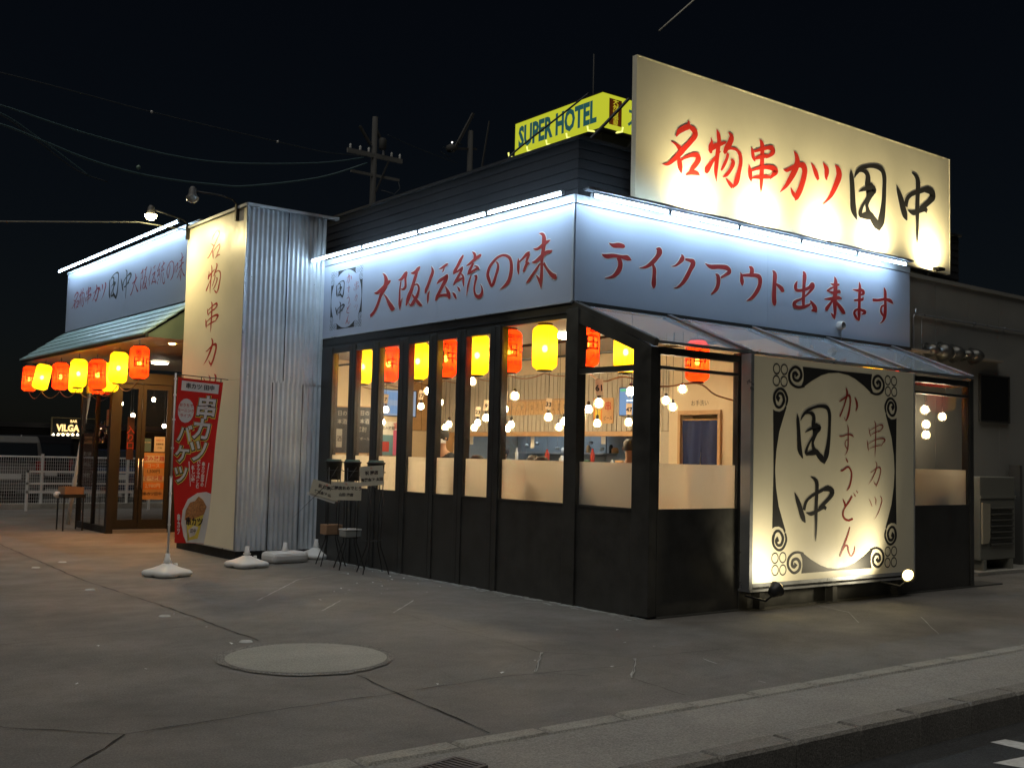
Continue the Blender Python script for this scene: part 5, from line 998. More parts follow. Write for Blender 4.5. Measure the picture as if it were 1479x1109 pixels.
# ------------------------------------------------------------------ people
skin = mat('skin', (.45, .26, .17), .55); hairm = mat('hair', (.012, .010, .010), .5, bump=.3, bscale=120); maskm = mat('face_mask', (.62, .64, .66), .8)
def person(label, loc, rz, sitting=False, shirt=(.03, .035, .045), cap=None, mask=False, apron=False, lean=0.0, arms=0.35):
    t = empty('person', label, 'person', loc, rz)
    sm = mat('shirt_%02d%02d%02d' % tuple(int(c*99) for c in shirt), shirt, .85, var=.15); pm_ = mat('trousers', (.03, .03, .035), .85)
    hipz = .58 if sitting else .92; n = []   # facing -Y in its own frame
    ly = -lean
    pel = (0, 0, hipz); wai = (0, ly*.3, hipz+.18); che = (0, ly*.8, hipz+.40); nek = (0, ly-.01, hipz+.54); hb = (0, ly-.02, hipz+.62); hd = (0, ly-.035, hipz+.72); ht = (0, ly-.02, hipz+.765)
    V_ = [pel, wai, che, nek, hb, hd, ht]; Rd = [(.14, .11), (.135, .10), (.165, .11), (.055, .055), (.062, .07), (.074, .090), (.05, .062)]; E = [(0, 1), (1, 2), (2, 3), (3, 4), (4, 5), (5, 6)]; seg = ['t', 't', 't', 'h', 'h', 'h']
    for s in (-1, 1):
        b = len(V_); V_ += [(s*.17, ly*.8, hipz+.45), (s*.21, ly*.8-.05, hipz+.18), (s*.16, ly*.8-.08-arms*.6, hipz+.14+arms*.1), (s*.14, ly*.8-.16-arms*.6, hipz+.15+arms*.12)]
        Rd += [(.062, .062), (.045, .045), (.032, .032), (.028, .040)]; E += [(2, b), (b, b+1), (b+1, b+2), (b+2, b+3)]
        b = len(V_)
        if sitting: V_ += [(s*.10, -.03, hipz-.02), (s*.12, -.44, hipz-.02), (s*.12, -.44, .09), (s*.12, -.56, .03)]
        else: V_ += [(s*.10, 0, hipz-.06), (s*.11, -.02, .50), (s*.11, .02, .09), (s*.12, -.10, .03)]
        Rd += [(.10, .10), (.062, .062), (.042, .042), (.045, .03)]; E += [(0, b), (b, b+1), (b+1, b+2), (b+2, b+3)]
    def skinned(name, sel, gr, m_, par):
        me = bpy.data.meshes.new(name); idx = sorted({i for e in sel for i in e}); mp = {v: k for k, v in enumerate(idx)}
        me.from_pydata([V_[i] for i in idx], [(mp[a], mp[b]) for a, b in sel], []); o = bpy.data.objects.new(name, me); COL.objects.link(o); o.parent = par; me.materials.append(m_)
        sk = o.modifiers.new('skin', 'SKIN'); sk.use_smooth_shade = True
        for k, i in enumerate(idx):
            d = me.skin_vertices[0].data[k]; d.radius = (Rd[i][0]+gr, Rd[i][1]+gr); d.use_root = (k == 0)
        sb = o.modifiers.new('sub', 'SUBSURF'); sb.levels = 2; sb.render_levels = 2
        return o
    body = skinned('body', E, 0, skin, t)
    skinned('shirt', [(0, 1), (1, 2)]+[(2, 7), (7, 8), (2, 15), (15, 16)], .014, sm, t)
    skinned('trousers', [(0, 11), (11, 12), (12, 13), (0, 19), (19, 20), (20, 21)], .012, pm_, t)
    hx, hy, hz = hd
    m = MB()
    for s in (-1, 1): m.sphere((s*.032, hy-.088, hz+.005), .011, 8, 6)
    m.build('eyes', hairm, t)
    m = MB(); m.lathe([(.0001, -.02), (.013, -.01), (.009, .02), (.002, .035)], (0, hy-.098, hz-.02), 8); [m.sphere((s*.082, hy+.005, hz-.005), .02, 8, 6) for s in (-1, 1)]; m.build('nose_and_ears', skin, t)
    m = MB(); m.lathe([(.094, -.03), (.100, .02), (.090, .075), (.055, .112), (.0001, .122)], (0, hy+.018, hz), 16, sx=.92, sy=1.05); m.build('hair', hairm, t)
    if not mask: m = MB(); m.box(-.022, .022, hy-.098, hy-.092, hz-.052, hz-.045); m.build('mouth', mat('lips', (.35, .12, .1), .5), t)
    else: m = MB(); m.lathe([(.085, -.0), (.088, .035), (.080, .065)], (0, hy-.018, hz-.075), 16, sx=.86, sy=1.05); m.build('face_mask', maskm, t)
    if cap:
        cm = mat('cap_%02d' % int(cap[0]*99), cap, .8); m = MB(); m.lathe([(.104, .025), (.108, .06), (.095, .115), (.05, .14), (.0001, .145)], (0, hy+.015, hz), 18, sx=.95, sy=1.08)
        m.add([(-.07, hy-.07, hz+.045), (.07, hy-.07, hz+.045), (.055, hy-.165, hz+.03), (-.055, hy-.165, hz+.03), (-.07, hy-.07, hz+.037), (.07, hy-.07, hz+.037), (.055, hy-.165, hz+.022), (-.055, hy-.165, hz+.022)], [(0, 1, 2, 3), (7, 6, 5, 4), (0, 3, 7, 4), (1, 5, 6, 2), (2, 6, 7, 3)]); m.build('cap', cm, t)
    if apron: m = MB(); m.box(-.13, .13, -.135, -.125, hipz-.35, hipz+.38); m.build('apron', mat('apron', (.25, .03, .03), .8), t)
    for s in (-1, 1):     # hands: palm with five fingers
        w = Vector(V_[10 if s < 0 else 18]); m = MB()
        for f in range(4): m.tube([w+Vector((s*(.018-.012*f), -.01, -.005)), w+Vector((s*(.02-.013*f), -.05, -.012)), w+Vector((s*(.02-.013*f), -.07-.006*(f in (1, 2)), -.035))], [.009, .008, .006], 6)
        m.tube([w+Vector((-s*.02, .0, 0)), w+Vector((-s*.045, -.03, -.01)), w+Vector((-s*.045, -.052, -.018))], [.010, .009, .007], 6); m.build('fingers', skin, t)
    return t
c = hit(640, 640, 0, 2.1); person('standing staff member in dark cap, white mask and dark T-shirt, facing left', (2.1, c.y, .17), R(-78), cap=(.03, .03, .03), mask=True, shirt=(.03, .035, .045), arms=.3)
c = hit(733, 640, 0, 4.5); person('cook with dark cap behind the kitchen hatch, facing the room', (4.42, c.y, -.06), R(-80), cap=(.05, .04, .04), shirt=(.25, .08, .05), arms=.3, mask=False)
c = hit(911, 640, 0, 1.9); person('dark haired person in a black top at the right edge of the corner window', (1.9, c.y, .05), R(140), shirt=(.02, .02, .02), arms=.2, lean=.06)
SA, SB_ = hit(690, 690, 0, .33).y, hit(788, 695, 0, .33).y
person('seated diner seen as a soft shadow behind the sixth window film', (.36, SA, .14), R(180), sitting=True, shirt=(.04, .03, .03), lean=.05)
person('seated diner seen as a soft shadow behind the widest window film', (.36, SB_, .14), R(180), sitting=True, shirt=(.03, .03, .04), lean=.1)
person('seated dark-haired diner, only the head top showing over the widest window film', (2.0, 2.2, .16), R(200), sitting=True, shirt=(.05, .03, .03))
person('seated diner in mid-room, head just over the sixth window film', (1.9, 3.0, .16), R(-20), sitting=True, shirt=(.03, .03, .03))
for i, (x, y, rz) in enumerate(((.36, SA-.02, 180), (.36, SB_-.02, 180), (2.0, 2.14, 200), (1.9, 3.06, -20), (.45, .0, 150))):
    t = empty('chair', 'dark wooden dining chair '+('of the diner behind the sixth window film', 'of the diner behind the widest window film', 'of the diner nearest the hatch', 'of the diner in the middle of the room', 'standing empty with a coat on it, behind the corner window film')[i], 'chair', (x, y, .12), R(rz), group='dining chairs')
    m = MB(); m.box(-.21, .21, -.22, .20, .41, .45); m.build('seat', tw, t); m = MB(); m.box(-.20, .20, .18, .21, .60, .92); m.build('backrest', tw, t)
    for a in (-1, 1):
        for b in (-1, 1): m = MB(); m.box(a*.19-.015, a*.19+.015, b*.19-.015, b*.19+.015, 0, .41 if b < 0 else .92); m.build('leg', tw, t)
m = MB(); m.prism([(.22, .32, .80), (.22, -.40, .86), (.22, -.30, 1.22), (.22, .04, 1.42), (.22, .30, 1.18)], (.16, .05, 0)); tag(m.build('coat', mat('coat_brown', (.10, .05, .04), .9), bevel=.04), 'brown coat heaped on a chair behind the corner window film', 'coat')
c = hit(1335, 712, 1, -.95); m = MB(); m.box(c.x-.18, c.x+.20, -1.08, -.80, .9, 1.24); tag(m.build('storage_crate', blkm, bevel=.02), 'black crate against the film of the far right pane', 'crate')
m = MB(); m.lathe([(.0001, 0), (.06, .005), (.12, .06), (.14, .10), (.13, .10), (.1, .05)], (c.x+.22, -.95, 1.24), 20); tag(m.build('bowl', whitepl), 'pale bowl on the black crate in the far right pane', 'bowl')
# ------------------------------------------------------------------ flag and its bases
def flag_base(t, kind=0, mt=whitepl):
    m = MB()
    if kind == 0:      # low square water tank with scalloped edges
        n = 32; prof = [(.235, .0), (.255, .015), (.26, .05), (.235, .075), (.15, .10), (.07, .135), (.05, .15), (.0001, .15)]; vs = []
        for r, z in prof:
            for k in range(n):
                a = 2*math.pi*k/n; q = 1/max(abs(math.cos(a)), abs(math.sin(a)))**.75; w = 1-.10*max(0, math.cos(4*a))**3*(r > .2)
                lift = .022*(max(0, math.cos(4*a))**6) if z < .01 else 0
                vs.append((math.cos(a)*r*min(q, 1.25)*w*.92, math.sin(a)*r*min(q, 1.25)*w*.92, z+lift))
        m.add(vs, [(i*n+k, i*n+(k+1) % n, (i+1)*n+(k+1) % n, (i+1)*n+k) for i in range(len(prof)-1) for k in range(n)], True)
        m.build('tank', mt, t)
    else:
        m.box(-.28, .28, -.19, .19, .0, .15); m.build('tank', mt, t, bevel=.05)
    m = MB(); m.lathe([(.035, .13), (.035, .22), (.028, .225), (.028, .27), (.018, .275)], (0, 0, 0), 16); m.lathe([(.05, .165), (.05, .185)], (0, 0, 0), 16); m.build('socket', whitepl, t)
    m = MB(); m.lathe([(.0001, .165), (.022, .163), (.022, .13)], (.13, .0, -.02), 12); m.build('filler_cap', whitepl, t)
FB = hit(241, 832, 2, 0); FY = FB.y
t = empty('banner_stand', 'white pole in a white plastic base that carries the red banner', 'banner stand', (FB.x, FY, .004), R(20)); flag_base(t)
m = MB(); m.tube([(0, 0, .2), (0, 0, 1.2)], .014, 10); m.tube([(0, 0, 1.2), (0, 0, 2.47)], .0105, 10)
for z in (.62, 1.0, 1.2, 1.55, 1.9, 2.2, 2.40): m.lathe([(.018, z-.012), (.018, z+.012)], (0, 0, 0), 10)
m.build('pole', whitepl, t)
m = MB(); p = Matrix.Rotation(R(-20), 3, 'Z') @ Vector((.68, 0, 0)); m.tube([(0, 0, 2.455), tuple(p+Vector((0, 0, 2.43)))], .006, 8); m.build('cross_bar', iron, t)
FX0 = FB.x+.03
def cloth(u, v):      # u metres from the pole, v metres down from the bar
    k = .35+.65*min(1, v/1.9)
    sag = .05*math.sin(v*3.0+.6)*k*(u/.6)
    return Vector((FX0+u*(1-.06*math.sin(min(1, v/2)*1.57))-.16*(v/2.0)**2*(u/.6)-.03*math.sin(v*2.4)*k, FY-.01+.035*math.sin(u*9+v*2.2)*k+sag, 2.425-v-.03*(u/.6)))
def on_cloth(x, y, l): return cloth(x, y)+Vector((-.1, -1, 0)).normalized()*l
t = empty('red_banner', 'tall red cloth banner with yellow and white fried skewer lettering and a snack bucket picture', 'banner', (FX0, FY, 2.42))
def on(o): o.location = (-FX0, -FY, -2.42); return o
fr_ = nodes_mat('banner_cloth'); fm, fn_, fl_, fo = fr_
d1 = fn_.new('ShaderNodeBsdfDiffuse'); d1.inputs[0].default_value = (.56, .028, .028, 1); d2 = fn_.new('ShaderNodeBsdfTranslucent'); d2.inputs[0].default_value = (.55, .04, .03, 1); ms = fn_.new('ShaderNodeMixShader'); ms.inputs[0].default_value = .25
fl_.new(d1.outputs[0], ms.inputs[1]); fl_.new(d2.outputs[0], ms.inputs[2]); fl_.new(ms.outputs[0], fo.inputs[0])
CW, CH = .58, 2.02; m = MB(); nu, nv = 20, 60
m.add([cloth(CW*i/nu, CH*j/nv) for j in range(nv+1) for i in range(nu+1)], [(j*(nu+1)+i, j*(nu+1)+i+1, (j+1)*(nu+1)+i+1, (j+1)*(nu+1)+i) for j in range(nv) for i in range(nu)], True); on(m.build('cloth', fm, t))
def patchc(pts, m_, l, name='print', sub=.03):
    """flat print that follows the cloth: a fan of small triangles over a polygon (u, v)"""
    cx = sum(p[0] for p in pts)/len(pts); cy_ = sum(p[1] for p in pts)/len(pts); mb = MB(); N = 6; q = []
    for i in range(len(pts)):
        a, b = pts[i], pts[(i+1) % len(pts)]; k = max(1, int(math.hypot(a[0]-b[0], a[1]-b[1])/sub)); q += [(a[0]+(b[0]-a[0])*j/k, a[1]+(b[1]-a[1])*j/k) for j in range(k)]
    n = len(q); vs = []
    for s in range(N+1):
        for p in q: vs.append(on_cloth(cx+(p[0]-cx)*max(s/N, .001), cy_+(p[1]-cy_)*max(s/N, .001), l))
    mb.add(vs, [(s*n+i, s*n+(i+1) % n, (s+1)*n+(i+1) % n, (s+1)*n+i) for s in range(N) for i in range(n)]); return on(mb.build(name, m_, t))
bw = mat('banner_white', (.74, .70, .66), .8); byl = mat('banner_yellow', (.78, .62, .10), .8); bbk = mat('banner_black', (.02, .015, .015), .8); bbr = mat('fried_brown', (.45, .20, .07), .8, var=.5, vscale=40)
patchc([(.05, .035), (.53, .035), (.53, .155), (.05, .155)], bw, .004)
def ctext(s, u, v, size, m_, bold, l, xs=1.0, vert=False, shear=0):
    vs, fs = text_mesh(s, size, bold, xs, vert); mb = MB(); mb.add([on_cloth(u+a+shear*b, v-b, l) for a, b in vs], fs); return on(mb.build('lettering', m_, t))
ctext('串カツ 田中', .29, .095, .07, ppb, .002, .006)
ov = [(.135+.105*math.cos(a*.3927), .40+.15*math.sin(a*.3927)) for a in range(16)]; patchc(ov, bw, .004)
for i, s in enumerate(('おうちで', 'モーニング', 'ライブ!')): ctext(s, .135, .335+i*.065, .045, ppr, .001, .006)
def fat(s, u, v, size, xs=1.0):
    ctext(s, u+.006, v+.010, size, byl, .024, .005, xs, shear=.06); ctext(s, u+.003, v+.004, size, bbk, .017, .0065, xs, shear=.06); ctext(s, u, v, size, bw if s in 'カ串' else byl, .007, .008, xs, shear=.06); ctext(s, u, v, size, bw, .005, .0095, xs, shear=.06)
for i, s in enumerate('串カツ'): fat(s, .395-.035*i, .36+.27*i, .30, .95)
for i, s in enumerate('バケツ'): fat(s, .135-.02*i, .70+.25*i, .23, .85)
for i, s in enumerate(('串カツ田中の', 'バケツで楽しむ', '新しい味')): ctext(s, .42-.075*i, 1.17, .055, bw, .002, .005, 1, True)
patchc([(.20, 1.02), (.212, 1.02), (.235, 1.32), (.228, 1.32)], bw, .004); patchc([(.50, 1.02), (.512, 1.02), (.48, 1.32), (.473, 1.32)], bw, .004)
patchc([(.10, 1.78), (.12, 1.62), (.20, 1.48), (.35, 1.40), (.50, 1.38), (.578, 1.40), (.578, 2.015), (.25, 2.015), (.16, 1.93)], bw, .004)
patchc([(.18, 1.72), (.50, 1.64), (.46, 1.96), (.27, 1.99)], byl, .006)
patchc([(.16, 1.74), (.17, 1.62), (.24, 1.52), (.32, 1.50), (.38, 1.44), (.46, 1.48), (.53, 1.56), (.50, 1.66), (.34, 1.72)], bbr, .007)
ctext('串カツ', .345, 1.76, .11, bbk, .004, .008, 1, shear=-.2); patchc([(.25, 1.86), (.36, 1.80), (.44, 1.82), (.40, 1.92), (.30, 1.95)], bw, .0075); ctext('田中', .35, 1.87, .06, bbk, .001, .009)
ctext('串カツ', .06, 1.80, .09, bw, .003, .005, .6, True)
m = MB()
for u in (.06, .30, .55): m.bar(on_cloth(u, .01, .0)+Vector((0, 0, .045)), on_cloth(u, .01, .0), .02, .004)
on(m.build('hanging_loop', iron, t))
for (px, py, k, w, rz) in ((356, 819, 0, 'in front of the pillar, nearest the banner', 10), (411, 812, 1, 'boxy one with rounded edges, in the middle of the row', 4), (456, 806, 0, 'farthest right, by the flower stand legs', 30)):
    c = hit(px, py, 2, 0); t = empty('flag_base', 'empty white plastic flag base '+w, 'flag base', (c.x, c.y+.0, .004), R(rz), group='empty flag bases by the pillar'); flag_base(t, k)

# ------------------------------------------------------------------ flower stands
sheetm = mat('board_cream', (.50, .46, .36), .8, var=.1)
def stand(base, label, top=1.42):
    t = empty('flower_stand', label, 'flower stand', base, group='iron flower stands by the window wall'); r = .12
    m = MB(); m.lathe([(.0001, top-.27), (.088, top-.268), (.098, top-.20), (.112, top-.035), (.122, top-.03), (.122, top-.015), (.108, top-.012), (.10, top-.03), (.085, top-.24)], (0, 0, 0), 24); m.build('bucket', blkm, t)
    m = MB(); m.lathe([(.10, top-.05), (.103, top+.0), (.095, top+.012), (.0001, top+.008)], (0, 0, 0), 20); m.build('foam_block', mat('foam_green', (.08, .13, .11), .9, bump=.5, bscale=40), t)
    for k in range(4):
        a = k*math.pi/2+.5; d = Vector((math.cos(a), math.sin(a), 0)); m = MB()
        m.tube([d*.115+Vector((0, 0, top-.1)), d*.10+Vector((0, 0, .45)), d*.10+Vector((0, 0, .36)), d*.24+Vector((0, 0, .008))], .0075, 8); m.build('leg', iron, t)
    m = MB(); n = 24
    for z, rr in ((top-.14, .122), (.42, .103)): m.tube([(math.cos(2*math.pi*k/n)*rr, math.sin(2*math.pi*k/n)*rr, z) for k in range(n+1)], .006, 6, False)
    m.build('ring', iron, t)
    return t
sp = [hit(481, 805, 2, 0), hit(514, 817, 2, 0), hit(547, 822, 2, 0)]
sp = [Vector((-.36, 4.55, 0)), Vector((-.37, 4.02, 0)), Vector((-.36, 3.42, 0))]
names = ('nearest the pillar, its tilted name board hanging', 'middle one', 'farthest right, its name board high')
for p, w in zip(sp, names): stand(tuple(p+Vector((0, 0, .004))), 'black iron flower stand with empty bucket, '+w, 1.44)
ux = Vector((RT.x, RT.y, 0)).normalized(); nr = ux.cross(Vector((0, 0, 1)))
for i, (pxc, pyc, w, h, tl, tx) in enumerate(((470, 708, .40, .20, -16, ('祝 御開店', '株式会社 山田')), (500, 709, .40, .24, 0, ('ご開店おめでとう', '山田 商店')), (537, 687, .30, .25, 5, ('祝 開店', '有限会社 太田')))):
    p = sp[i]; c = hit(pxc, pyc, 1, p.y-.16); t = empty('name_board', 'cream congratulation card hanging on the flower stand, '+('leftmost and tilted, overlapping its neighbour', 'middle one, squarely below its bucket', 'right-hand one, covering its bucket')[i], 'card', tuple(c), group='name cards on the flower stands')
    a = R(tl); u2 = ux*math.cos(a)+Vector((0, 0, math.sin(a))); v2 = -ux*math.sin(a)+Vector((0, 0, math.cos(a)))
    m = MB(); m.prism([u2*(-w/2)-v2*(h/2), u2*(w/2)-v2*(h/2), u2*(w/2)+v2*(h/2), u2*(-w/2)+v2*(h/2)], -nr*.006); m.build('card', sheetm, t)
    if i == 0: m = MB(); m.prism([u2*(-w/2-.03)-v2*(h/2+.03), u2*(w/2-.03)-v2*(h/2+.035), u2*(w/2-.03)-v2*(h/2-.01), u2*(-w/2-.03)-v2*(h/2-.01)], -nr*.004); q = m.build('lower_card', whitepl, t); q.location = tuple(-nr*.012)
    lettering(tx[0], v2*(.035), u2, v2, .052, ppb, t, bold=.002, off=.002); lettering(tx[1], -v2*(.05), u2, v2, .045, ppb, t, bold=.002, off=.002); lettering('祝', v2*(h/2-.03), u2, v2, .03, ppr, t, off=.002)
    m = MB(); m.tube([tuple(v2*(h/2)-nr*.003), tuple(Vector(p)+Vector((0, -.12, 1.36))-c)], .003, 5); m.build('string', iron, t)
c = sp[0]; m = MB(); m.box(c.x-.13, c.x+.12, c.y-.09, c.y+.09, .432, .565); tag(m.build('cardboard_box', mat('cardboard', (.36, .22, .13), .8, var=.1), bevel=.004), 'brown cardboard box resting low in the left flower stand', 'box')
c = sp[1]; m = MB(); m.box(c.x-.12, c.x+.12, c.y-.09, c.y+.09, .43, .52); o = m.build('plastic_tub', mat('tub_grey', (.30, .32, .31), .2), bevel=.015); tag(o, 'clear grey plastic tub with pale lid low in the middle flower stand', 'tub')
m = MB(); m.box(c.x-.125, c.x+.125, c.y-.095, c.y+.095, .521, .54); o2 = m.build('lid', whitepl, o, bevel=.006)

# small table and box by the lobby, leaning white pole
c = hit(102, 714, 0, -1.72); t = empty('side_table', 'small black legged table standing outside the lobby glass', 'table', (-1.68, 12.15, .004))
m = MB(); m.box(-.20, .20, -.24, .24, .60, .66); m.build('table_top', blkm, t)
for a in (-1, 1):
    for b in (-1, 1): m = MB(); m.bar((a*.17, b*.20, 0), (a*.17, b*.20, .60), .022); m.build('leg', iron, t)
t = empty('cardboard_tray', 'open brown cardboard tray with a white bag on the small table by the lobby', 'box', (-1.68, 12.15, .668)); cb = mat('cardboard', (.36, .22, .13), .8)
m = MB(); m.box(-.17, .17, -.22, .22, 0, .01); m.box(-.17, -.16, -.22, .22, .01, .13); m.box(.16, .17, -.22, .22, .01, .13); m.box(-.16, .16, -.22, -.21, .01, .13); m.box(-.16, .16, .21, .22, .01, .13); m.build('tray', cb, t)
m = MB(); m.sphere((-.20, .12, -.02), .08, 12, 8, .8); m.build('white_bag', whitepl, t)
a = hit(100, 748, 0, -1.28); b = hit(130, 566, 0, -1.60); b.z = max(b.z, 2.6)
a = Vector((-1.55, hit(97.5, 750, 2, 0).y-2.0, 0)); a = hit(97.5, 757, 2, 0)
b = hit(130, 562, 0, a.x+.06)
m = MB(); m.tube([a, a.lerp(b, .35), a.lerp(b, .36), b], [.042, .042, .034, .034], 12); tag(m.build('white_pole', whitepl), 'white pole leaning up to the awning left of the lobby', 'pole')

# ------------------------------------------------------------------ wall fittings on the right
ventm = mat('vent_dark', (.10, .10, .095), .3, metal=.6, var=.1)
for i, (x, r) in enumerate(((7.01, .10), (7.38, .14), (7.69, .13), (7.96, .09), (8.23, .12))):
    t = empty('vent_hood', 'round dark exhaust hood on the grey wall, '+('leftmost of five', 'second from the left, the largest', 'middle of five', 'fourth, the smallest', 'rightmost of five')[i], 'vent', (x, .13, 3.26), group='exhaust hoods on the grey wall')
    m = MB(); m.lathe([(r, .0), (r, -.05), (r*.92, -.10), (r*.7, -.16), (r*.4, -.195), (.0001, -.205)], (0, 0, 0), 24, 'y'); m.build('hood', ventm, t)
    m = MB(); m.lathe([(r*1.12, -.001), (r*1.12, -.012), (r*.98, -.014)], (0, 0, 0), 24, 'y'); m.build('flange', ventm, t)
    m = MB(); [m.box(-r*.75, r*.75, -.05-.012*k, -.045-.012*k, -r*.98+.02*k, -r*.95+.02*k) for k in range(5)]; m.build('louvre', iron, t)
m = MB(); m.box(8.47, 9.30, .10, .128, 2.29, 2.98); t = m.build('dark_window', mat('dark_pane', (.010, .010, .010), .35), bevel=.004); tag(t, 'small black blanked-out window high on the grey wall', 'window')
m = MB(); s = .03; m.box(8.44, 8.468, .09, .128, 2.26, 3.01); m.box(9.302, 9.33, .09, .128, 2.26, 3.01); m.box(8.468, 9.302, .09, .128, 2.982, 3.01); m.box(8.468, 9.302, .09, .128, 2.26, 2.288); m.build('frame', blk, t)
m = MB(); m.tube([(6.62, .10, 2.74), (6.62, .10, 3.70), (6.64, .10, 3.745), (6.70, .10, 3.76), (9.4, .10, 3.77), (12.4, .10, 3.78)], .016, 8); t = tag(m.build('conduit_pipe', alu), 'thin grey conduit running up and along the grey wall', 'pipe')
m = MB(); m.lathe([(.02, .05), (.02, .12), (.012, .125)], (6.68, .10, 3.72), 10); m.build('joint_box', alu, t)
for x in (7.4, 8.3, 9.2): m = MB(); m.box(x-.012, x+.012, .085, .128, 3.745, 3.80); m.build('clip', alu, t)
m = MB(); m.tube([(6.85, .11, 2.9), (6.85, .11, 3.74)], .004, 6); tag(m.build('thin_cables', alu), 'thin cable running down the grey wall beside the conduit', 'cable')
c = hit(1215, 470, 1, -.06)
t = empty('round_sensor', 'small white round speaker mounted at the foot of the takeout fascia', 'sensor', (c.x, -.02, c.z))
m = MB(); m.lathe([(.055, .0), (.06, -.03), (.055, -.075), (.045, -.08)], (0, 0, 0), 20, 'y'); m.build('case', whitepl, t); m = MB(); m.lathe([(.045, -.0795), (.03, -.066), (.0001, -.064)], (0, 0, 0), 20, 'y'); m.build('grille', mat('grille_grey', (.2, .2, .2), .6), t)
m = MB(); m.tube([(0, -.04, -.055), (0, -.035, -.2)], .006, 6); m.build('cable', alu, t)
# air conditioner
acg = mat('ac_grey', (.20, .20, .17), .5, var=.1, vscale=3)
t = empty('air_conditioner', 'grey outdoor air conditioning unit with wide louvres at the right edge', 'air conditioner', (8.08, -.20, .0))
m = MB(); m.box(-.48, .52, -.16, .28, .20, 1.42); m.build('case', acg, t, bevel=.015)
for i in range(7): m = MB(); m.prism([(-.22, -.165, .98-i*.088), (-.22, -.20, .955-i*.088), (-.22, -.20, .945-i*.088), (-.22, -.165, .92-i*.088)], (.64, 0, 0)); m.build('louvre', mat('ac_dark', (.07, .07, .06), .5), t)
m = MB(); m.prism([(-.46, -.165, .44), (-.30, -.165, .45), (-.26, -.165, .52), (-.25, -.165, 1.02), (-.46, -.165, 1.04)], (0, -.03, 0)); m.build('side_plate', mat('ac_plate', (.42, .38, .28), .5), t)
m = MB(); m.box(-.48, .52, -.175, -.161, 1.10, 1.14); m.build('trim', acg, t)
for s in (-1, 1): m = MB(); m.box(s*.38-.04, s*.38+.04, -.18, .26, .0, .20); m.build('foot', acg, t)
m = MB(); m.box(7.3, 9.3, -.5, .1, .004, .05); tag(m.build('equipment_plinth', stone), 'low concrete plinth under the air conditioner', 'plinth')
m = MB(); m.box(9.25, 9.33, -.1, .08, .0, 1.6); tag(m.build('drain_duct', mat('duct', (.08, .08, .075), .5)), 'dark vertical duct at the right picture edge', 'duct')

# ------------------------------------------------------------------ mesh fence and the car park behind
FYY = 19.4; wfe = mat('fence_white', (.80, .80, .78), .5)
t = empty('mesh_fence', 'white wire mesh fence along the back of the car park', 'fence', (-1, FYY, 0))
m = MB()
for i in range(210): x = -3.5+i*.052; m.box(x-.0032, x+.0032, -.0032, .0032, .03, 1.28) if i % 40 else None
for j in range(16): z = .06+j*.079; m.box(-3.5, 7.4, .0035, .0095, z-.003, z+.003)
m.build('wire_mesh', wfe, t, kind='stuff')
for i in range(6): m = MB(); m.box(-3.52+i*2.08, -3.47+i*2.08, -.03, .03, 0, 1.34); m.build('post', wfe, t)
for z in (.03, 1.26): m = MB(); m.tube([(-3.5, .02, z+.01), (7.4, .02, z+.01)], .016, 6); m.build('rail', wfe, t)
m = MB(); m.box(-8, 10, FYY-.12, FYY+.12, .004, .13); tag(m.build('fence_plinth', stone), 'low concrete plinth under the white mesh fence', 'plinth')
m = MB()
for z in (.42, .62, .9): m.box(-.9, 2.0, FYY-.9, FYY-.86, z, z+.05)
m.box(-.9, -.85, FYY-.9, FYY-.84, 0, .95); m.box(2.0, 2.05, FYY-.9, FYY-.84, 0, .95); tag(m.build('barrier_rail', wfe), 'white rail barrier seen through the lobby glass', 'barrier')

